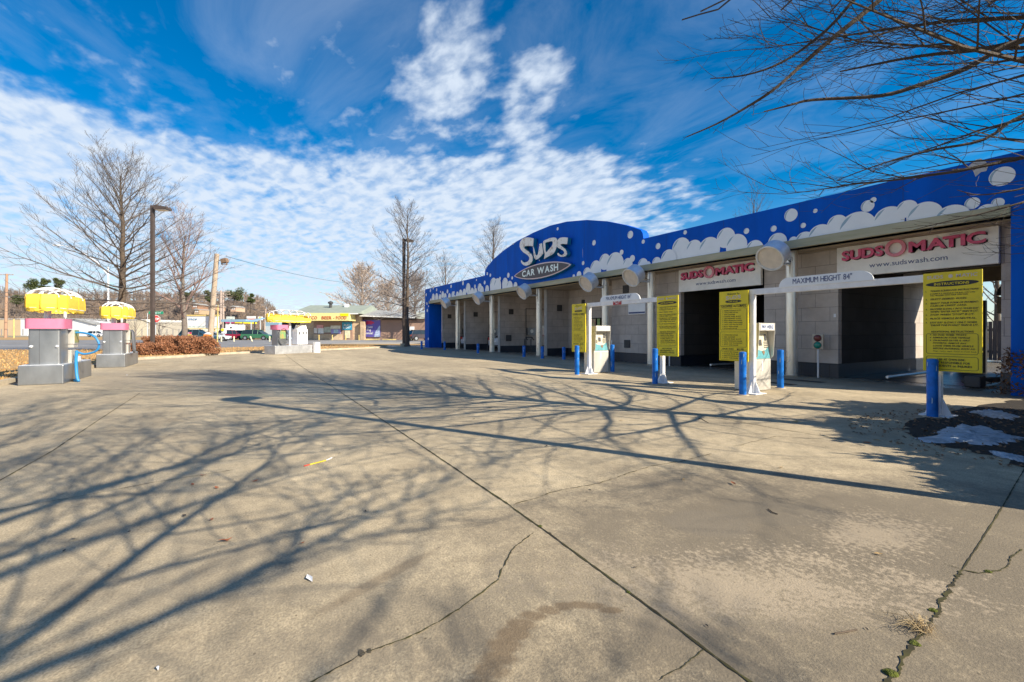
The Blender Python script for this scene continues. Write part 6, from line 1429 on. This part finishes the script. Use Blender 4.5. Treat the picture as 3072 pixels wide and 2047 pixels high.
def pine(u, vt, vb, wpx, d, label):
    r = Kr(u, d); p = W(r, d); zb = Kz(vb+40, d); t = thing('pine_tree', label, 'tree', (p.x, p.y, zb), YAW, 'evergreens on the hill'); h = Kz(vt, d)-zb; wd = wpx/F*d/2
    MB().tube([(0, 0, 0), (0, 0, h*0.9)], [0.35, 0.1], 6).build('trunk', M_bark, t)
    mb = MB(); rnd = random.Random(int(u)); cl = [(rnd.uniform(-0.6, 0.6)*wd, rnd.uniform(-0.5, 0.5)*wd, h*rnd.uniform(0.55, 0.93), wd*rnd.uniform(0.35, 0.55)) for _ in range(9)]
    for k in range(2600):
        c = cl[k % 9]; a = rnd.uniform(0, 6.28); e = math.acos(rnd.uniform(-1, 1)); q = rnd.uniform(0.5, 1.0)*c[3]
        P = Vector((c[0]+q*math.sin(e)*math.cos(a), c[1]+q*math.sin(e)*math.sin(a), c[2]+0.8*q*math.cos(e))); s = rnd.uniform(0.25, 0.6)
        d1 = Vector((rnd.uniform(-1, 1), rnd.uniform(-1, 1), rnd.uniform(-1, 1))).normalized(); d2 = d1.cross(Vector((rnd.uniform(-1, 1), rnd.uniform(-1, 1), 1))).normalized()
        mb.add([P, P+d1*s, P+d2*s], [(0, 1, 2)])
    mb.build('crown', M_green, t)
pine(98, 834, 862, 50, 250, 'broad evergreen on the hill above the nearest vacuum canopy'); pine(133, 836, 860, 30, 255, 'narrow evergreen right of the broad one above the nearest vacuum'); pine(176, 833, 862, 34, 252, 'evergreen on the hill left of the big pin oak trunk')
pine(702, 866, 893, 50, 250, 'largest rounded evergreen on the hill right of the wooden pole'); pine(752, 880, 898, 24, 255, 'small round evergreen on the skyline at the hill end'); pine(560, 872, 900, 42, 250, 'evergreen on the hill behind the multi limbed tree')
pine(50, 880, 905, 40, 240, 'dark evergreen low on the hill at far left'); pine(632, 872, 900, 34, 248, 'evergreen just left of the wooden pole top on the hill')

# ================================================================== vehicles
def vehicle(name, label, cat, loc, rz, col, kind, group=None, plate=True):
    t = thing(name, label, cat, loc, rz, group); pm = mat('paint_%s' % name+kind+str(col[0]), col, 0.28, 0.1, coat=0.6)
    if kind == 'van':
        L_, Wd = 5.1, 1.95; body = [(-2.5, 0.30), (-2.55, 0.75), (-2.45, 1.05), (1.35, 1.02), (2.15, 0.88), (2.5, 0.70), (2.55, 0.32)]; gh = [(-2.42, 1.03), (-2.15, 1.66), (-1.6, 1.76), (0.35, 1.74), (1.45, 1.0)]; wx = (-1.65, 1.55); wr = 0.35
    elif kind == 'suv':
        L_, Wd = 4.6, 1.86; body = [(-2.2, 0.32), (-2.28, 0.7), (-2.2, 1.03), (1.1, 1.0), (2.0, 0.92), (2.28, 0.72), (2.3, 0.32)]; gh = [(-2.15, 1.02), (-1.8, 1.60), (-1.3, 1.70), (0.2, 1.68), (1.15, 0.98)]; wx = (-1.4, 1.4); wr = 0.36
    else:
        L_, Wd = 4.6, 1.8; body = [(-2.25, 0.30), (-2.3, 0.65), (-2.2, 0.93), (-1.3, 0.97), (1.0, 0.92), (2.0, 0.78), (2.3, 0.58), (2.3, 0.28)]; gh = [(-1.75, 0.95), (-1.1, 1.36), (-0.7, 1.44), (0.1, 1.42), (1.05, 0.91)]; wx = (-1.4, 1.4); wr = 0.32
    def loft(P, w0, w1, zr):
        zs = [z for x, z in P]; z0, z1 = min(zs), max(zs); n = len(P)
        def ww(z): return (w0+(w1-w0)*(z-z0)/(z1-z0+1e-6))/2
        return MB().add([(x, -ww(z), z) for x, z in P]+[(x, ww(z), z) for x, z in P], [tuple(reversed(range(n))), tuple(range(n, 2*n))]+[(i, (i+1) % n, n+(i+1) % n, n+i) for i in range(n)])
    loft(body, Wd, Wd*0.93, 0).build('body', pm, t, bevel=0.07)
    g = loft(gh, Wd*0.90, Wd*0.68, 0).build('windows', M_glass, t, bevel=0.03)
    zt = max(z for x, z in gh); xs = [x for x, z in gh if z > zt-0.12]
    MB().box(min(xs)-0.12, max(xs)+0.12, -Wd*0.345, Wd*0.345, zt-0.03, zt+0.03).build('roof', pm, t, bevel=0.025)
    pl = MB()
    for s in (-1, 1):
        for (xa, xb) in ((gh[-1][0], gh[-2][0]), (-0.45, -0.45), (gh[0][0], gh[1][0])) + (((0.45 if kind != 'car' else -0.2),)*2,):
            za = 0.97; yb = Wd*0.455; yt = Wd*0.345
            pl.tube([(xa, s*yb, za), (xb*0.98, s*yt, zt-0.03)], 0.035, 4)
    pl.build('pillars', pm, t)
    for x in wx:
        for s in (-1, 1):
            m = Matrix.Translation((x, s*(Wd/2-0.10), wr)) @ Matrix.Rotation(R(90), 4, 'X')
            w_ = MB().lathe([(wr*0.9, -0.12), (wr, -0.09), (wr, 0.09), (wr*0.9, 0.12)], 24).xf(m).build('wheel', M_tyre, t, smooth='auto')
            MB().lathe([(wr*0.64, -0.125), (wr*0.64, 0.125)], 16).xf(m).build('rim', M_rimm, w_)
            MB().lathe([(wr*1.18, -0.115), (wr*1.18, 0.105)], 24).xf(m).build('wheel_arch', M_black, t)
    for s in (-1, 1):
        MB().obox((body[-2][0]-0.08, s*(Wd/2-0.28), 0.66), 0.14, 0.36, 0.14).build('headlight', M_white, t, bevel=0.02)
        MB().obox((body[1][0]+0.03, s*(Wd/2-0.20), 0.85), 0.10, 0.26, 0.20).build('taillight', mat('tail_red', (0.5, 0.01, 0.01), 0.3), t, bevel=0.02)
    MB().box(body[0][0]-0.04, body[0][0]+0.2, -Wd*0.42, Wd*0.42, 0.28, 0.40).box(body[-1][0]-0.2, body[-1][0]+0.03, -Wd*0.42, Wd*0.42, 0.25, 0.38).build('bumper', M_dgrey, t, bevel=0.02)
    MB().box(body[1][0]-0.035, body[1][0]-0.02, -0.26, 0.26, 0.62, 0.74).build('number_plate', M_white, t)
    return t
def Wl(u, d, z=0): p = W(Kr(u, d), d); return (p.x, p.y, z)
vehicle('minivan', 'metallic green minivan parked side on under the blue canopy', 'minivan', Wl(773, 80), YAW, (0.035, 0.16, 0.07), 'van')
vehicle('parked_car', 'dark red car seen from behind, left of the green minivan', 'car', Wl(692, 80), YAW+R(80), (0.22, 0.015, 0.04), 'suv')
vehicle('parked_car', 'dark teal car behind the rust coloured shrubs below the billboard', 'car', Wl(595, 64), YAW+R(8), (0.02, 0.07, 0.10), 'suv')
vehicle('parked_car', 'silver white car half hidden left of the thin yellow post', 'car', Wl(640, 70), YAW+R(20), (0.55, 0.58, 0.62), 'car')
vehicle('parked_car', 'white sport utility car driving past between the two near vacuums', 'car', Wl(290, 135), YAW, (0.75, 0.76, 0.8), 'suv')
vehicle('parked_car', 'black car behind the blue canopy post', 'car', Wl(726, 92), YAW+R(10), (0.02, 0.022, 0.03), 'suv')
vehicle('parked_car', 'silver car in the far lot left of the green minivan', 'car', Wl(722, 125), YAW+R(10), (0.5, 0.52, 0.55), 'car')
vehicle('parked_car', 'far white car seen over the roof of the green minivan', 'car', Wl(758, 125), YAW+R(60), (0.7, 0.7, 0.72), 'suv')
vehicle('parked_car', 'bright red car standing in the second wash bay', 'car', (-30.25, 18.6, 0), R(96), (0.55, 0.008, 0.012), 'car')
vehicle('parked_car', 'white car standing in the leftmost wash bay', 'car', (-35.3, 18.6, 0), R(92), (0.62, 0.64, 0.70), 'car')
vehicle('parked_car', 'dark car beyond the left end of the car wash', 'car', Wl(1264, 74), YAW+R(40), (0.05, 0.03, 0.03), 'suv')

# ================================================================== seen through the right bay
t = thing('wooden_fence', 'weathered board fence seen through the right automatic bay', 'fence', (-9, 30, 0))
o = MB(); x = -12
while x < 12:
    o.box(x, x+0.135, 0, 0.02, 0.05, 1.85+rr(-0.04, 0.04)); x += 0.15
o.build('boards', mat('grey_boards', (0.13, 0.10, 0.085), 0.9, var=0.5, vscale=3, stretch=(8, 8, 0.5)), t)
MB().box(-12, 12, 0.021, 0.06, 0.4, 0.5).box(-12, 12, 0.021, 0.06, 1.4, 1.5).build('rails', M_bark, t)
t = thing('dryer_arch', 'dark curved dryer hood at the back of the right automatic bay', 'dryer', (-3.9, 21.0, 0))
P = [(0.75*math.cos(math.pi*k/12), 0, 2.55+0.6*math.sin(math.pi*k/12)) for k in range(13)]
MB().prism(P, (0, 0.5, 0)).build('hood', M_dark, t); MB().box(-0.75, 0.75, 0.02, 0.48, 1.95, 2.5).build('blower', mat('blower_tan', (0.30, 0.25, 0.20), 0.7, var=0.4, vscale=4), t, bevel=0.03)

# ================================================================== small litter on the lot
def leaf(u, v, s, c, label):
    p = G(u, v); t = MB(); a = rr(0, 6.28)
    q = [Vector((s*x_, s*y_, 0)) for x_, y_ in ((-1, 0), (-0.3, 0.35), (0.4, 0.28), (1, 0), (0.35, -0.3), (-0.35, -0.32))]
    m = Matrix.Translation((p.x, p.y, 0.005)) @ Matrix.Rotation(a, 4, 'Z')
    V = [m @ (k+Vector((0, 0, rr(0.0, 0.35)*s))) for k in q]; t.add(V+[m @ Vector((0, 0, 0.1*s))], [(i, (i+1) % 6, 6) for i in range(6)])
    o = t.build('fallen_leaf', c); tag(o, label, 'leaf', 'fallen leaves on the concrete')
c1 = mat('leaf_red', (0.36, 0.12, 0.05), 0.8, var=0.3, vscale=40); c2 = mat('leaf_tan', (0.45, 0.30, 0.13), 0.8, var=0.3, vscale=40); c3 = mat('leaf_dark', (0.06, 0.05, 0.04), 0.8)
GEN = 'small fallen leaf lying flat on the concrete lot'
for (u, v, s, c) in ((610, 1428, .035, c1), (578, 1455, .03, c1), (650, 1466, .035, c1), (765, 1445, .03, c1), (636, 1560, .03, c1), (676, 1624, .042, c1), (905, 1632, .022, c1), (1050, 1350, .02, c3), (1018, 1361, .025, c3),
    (553, 1550, .03, c3), (224, 1619, .022, c3), (193, 1654, .022, c3), (388, 1597, .012, c3), (1097, 1536, .02, c3), (1422, 1258, .03, c3), (1175, 1185, .04, c3), (2200, 1454, .04, c1), (2342, 1405, .035, c2), (2635, 1665, .025, c2), (2600, 1890, .012, c3),
    (2385, 1267, .06, c2), (2560, 1275, .06, c2), (2600, 1330, .05, c1), (2630, 1322, .05, c2), (2690, 1290, .05, c1), (1865, 1262, .05, c2), (1722, 1140, .06, c2), (2050, 1440, .03, c2), (1760, 1505, .012, c3), (2120, 1880, .012, c3), (1905, 1705, .012, c3), (1640, 1340, .03, c3), (1930, 1228, .05, c3), (2560, 1298, .04, c3), (1470, 1225, .05, c3), (2100, 1258, .05, c3)):
    leaf(u, v, s, c, {'leaf_red': 'small reddish fallen leaf', 'leaf_tan': 'small tan fallen leaf', 'leaf_dark': 'small dark fallen leaf'}[c.name] + (' on the near concrete' if v > 1400 else ' on the concrete toward the building') + (' by the left edge' if u < 400 else ' left of the drinking straw' if u < 900 else ' right of the drinking straw' if u < 1536 else ' in the middle right' if u < 2250 else ' toward the planting bed'))
t = thing('drinking_straw', 'yellow and red striped drinking straw with white end on the concrete', 'straw', G(912, 1399))
a = G(912, 1400)-G(912, 1399); b = G(978, 1383)-G(912, 1399); c = G(996, 1375)-G(912, 1399); hz_ = Vector((0, 0, 0.006)); q1 = a.lerp(b, 0.25); q1.z = 0
MB().tube([a+hz_, q1+hz_], 0.006, 8).build('red_end', c1 if False else mat('straw_red', (0.6, 0.05, 0.03), 0.5), t)
MB().tube([q1+hz_, b+hz_], 0.006, 8).build('yellow_middle', mat('straw_yellow', (0.75, 0.62, 0.02), 0.5), t); MB().tube([b+hz_, c+hz_], 0.006, 8).build('white_end', M_white, t)
for (u, v, s, lb) in ((925, 1738, 0.05, 'clear plastic sliver lying among branch shadows'), (472, 2009, 0.018, 'small clear plastic shard near the lower left'), (380, 1126, 0.10, 'white paper scrap before the second vacuum island')):
    p = G(u, v); o = MB().add([(p.x-s, p.y, 0.006), (p.x, p.y-s*0.25, 0.012), (p.x+s, p.y+s*0.3, 0.006), (p.x+s*0.2, p.y+s*0.4, 0.014)], [(0, 1, 2, 3)]).build('plastic_scrap', M_white); tag(o, lb, 'scrap')
for (pts, lb) in (([(2304, 1529), (2318, 1540), (2333, 1545)], 'short dark twig lying in the middle right of the concrete'), ([(2503, 1905), (2545, 1898), (2570, 1893)], 'pale thin twig left of the dry weed'), ([(2105, 1258), (2118, 1266), (2126, 1270)], 'dark twig among the shadows behind the long pole shadow')):
    o = MB().tube([G(u, v)+Vector((0, 0, 0.006)) for u, v in pts], 0.004, 5).build('fallen_twig', M_bark); tag(o, lb, 'twig')
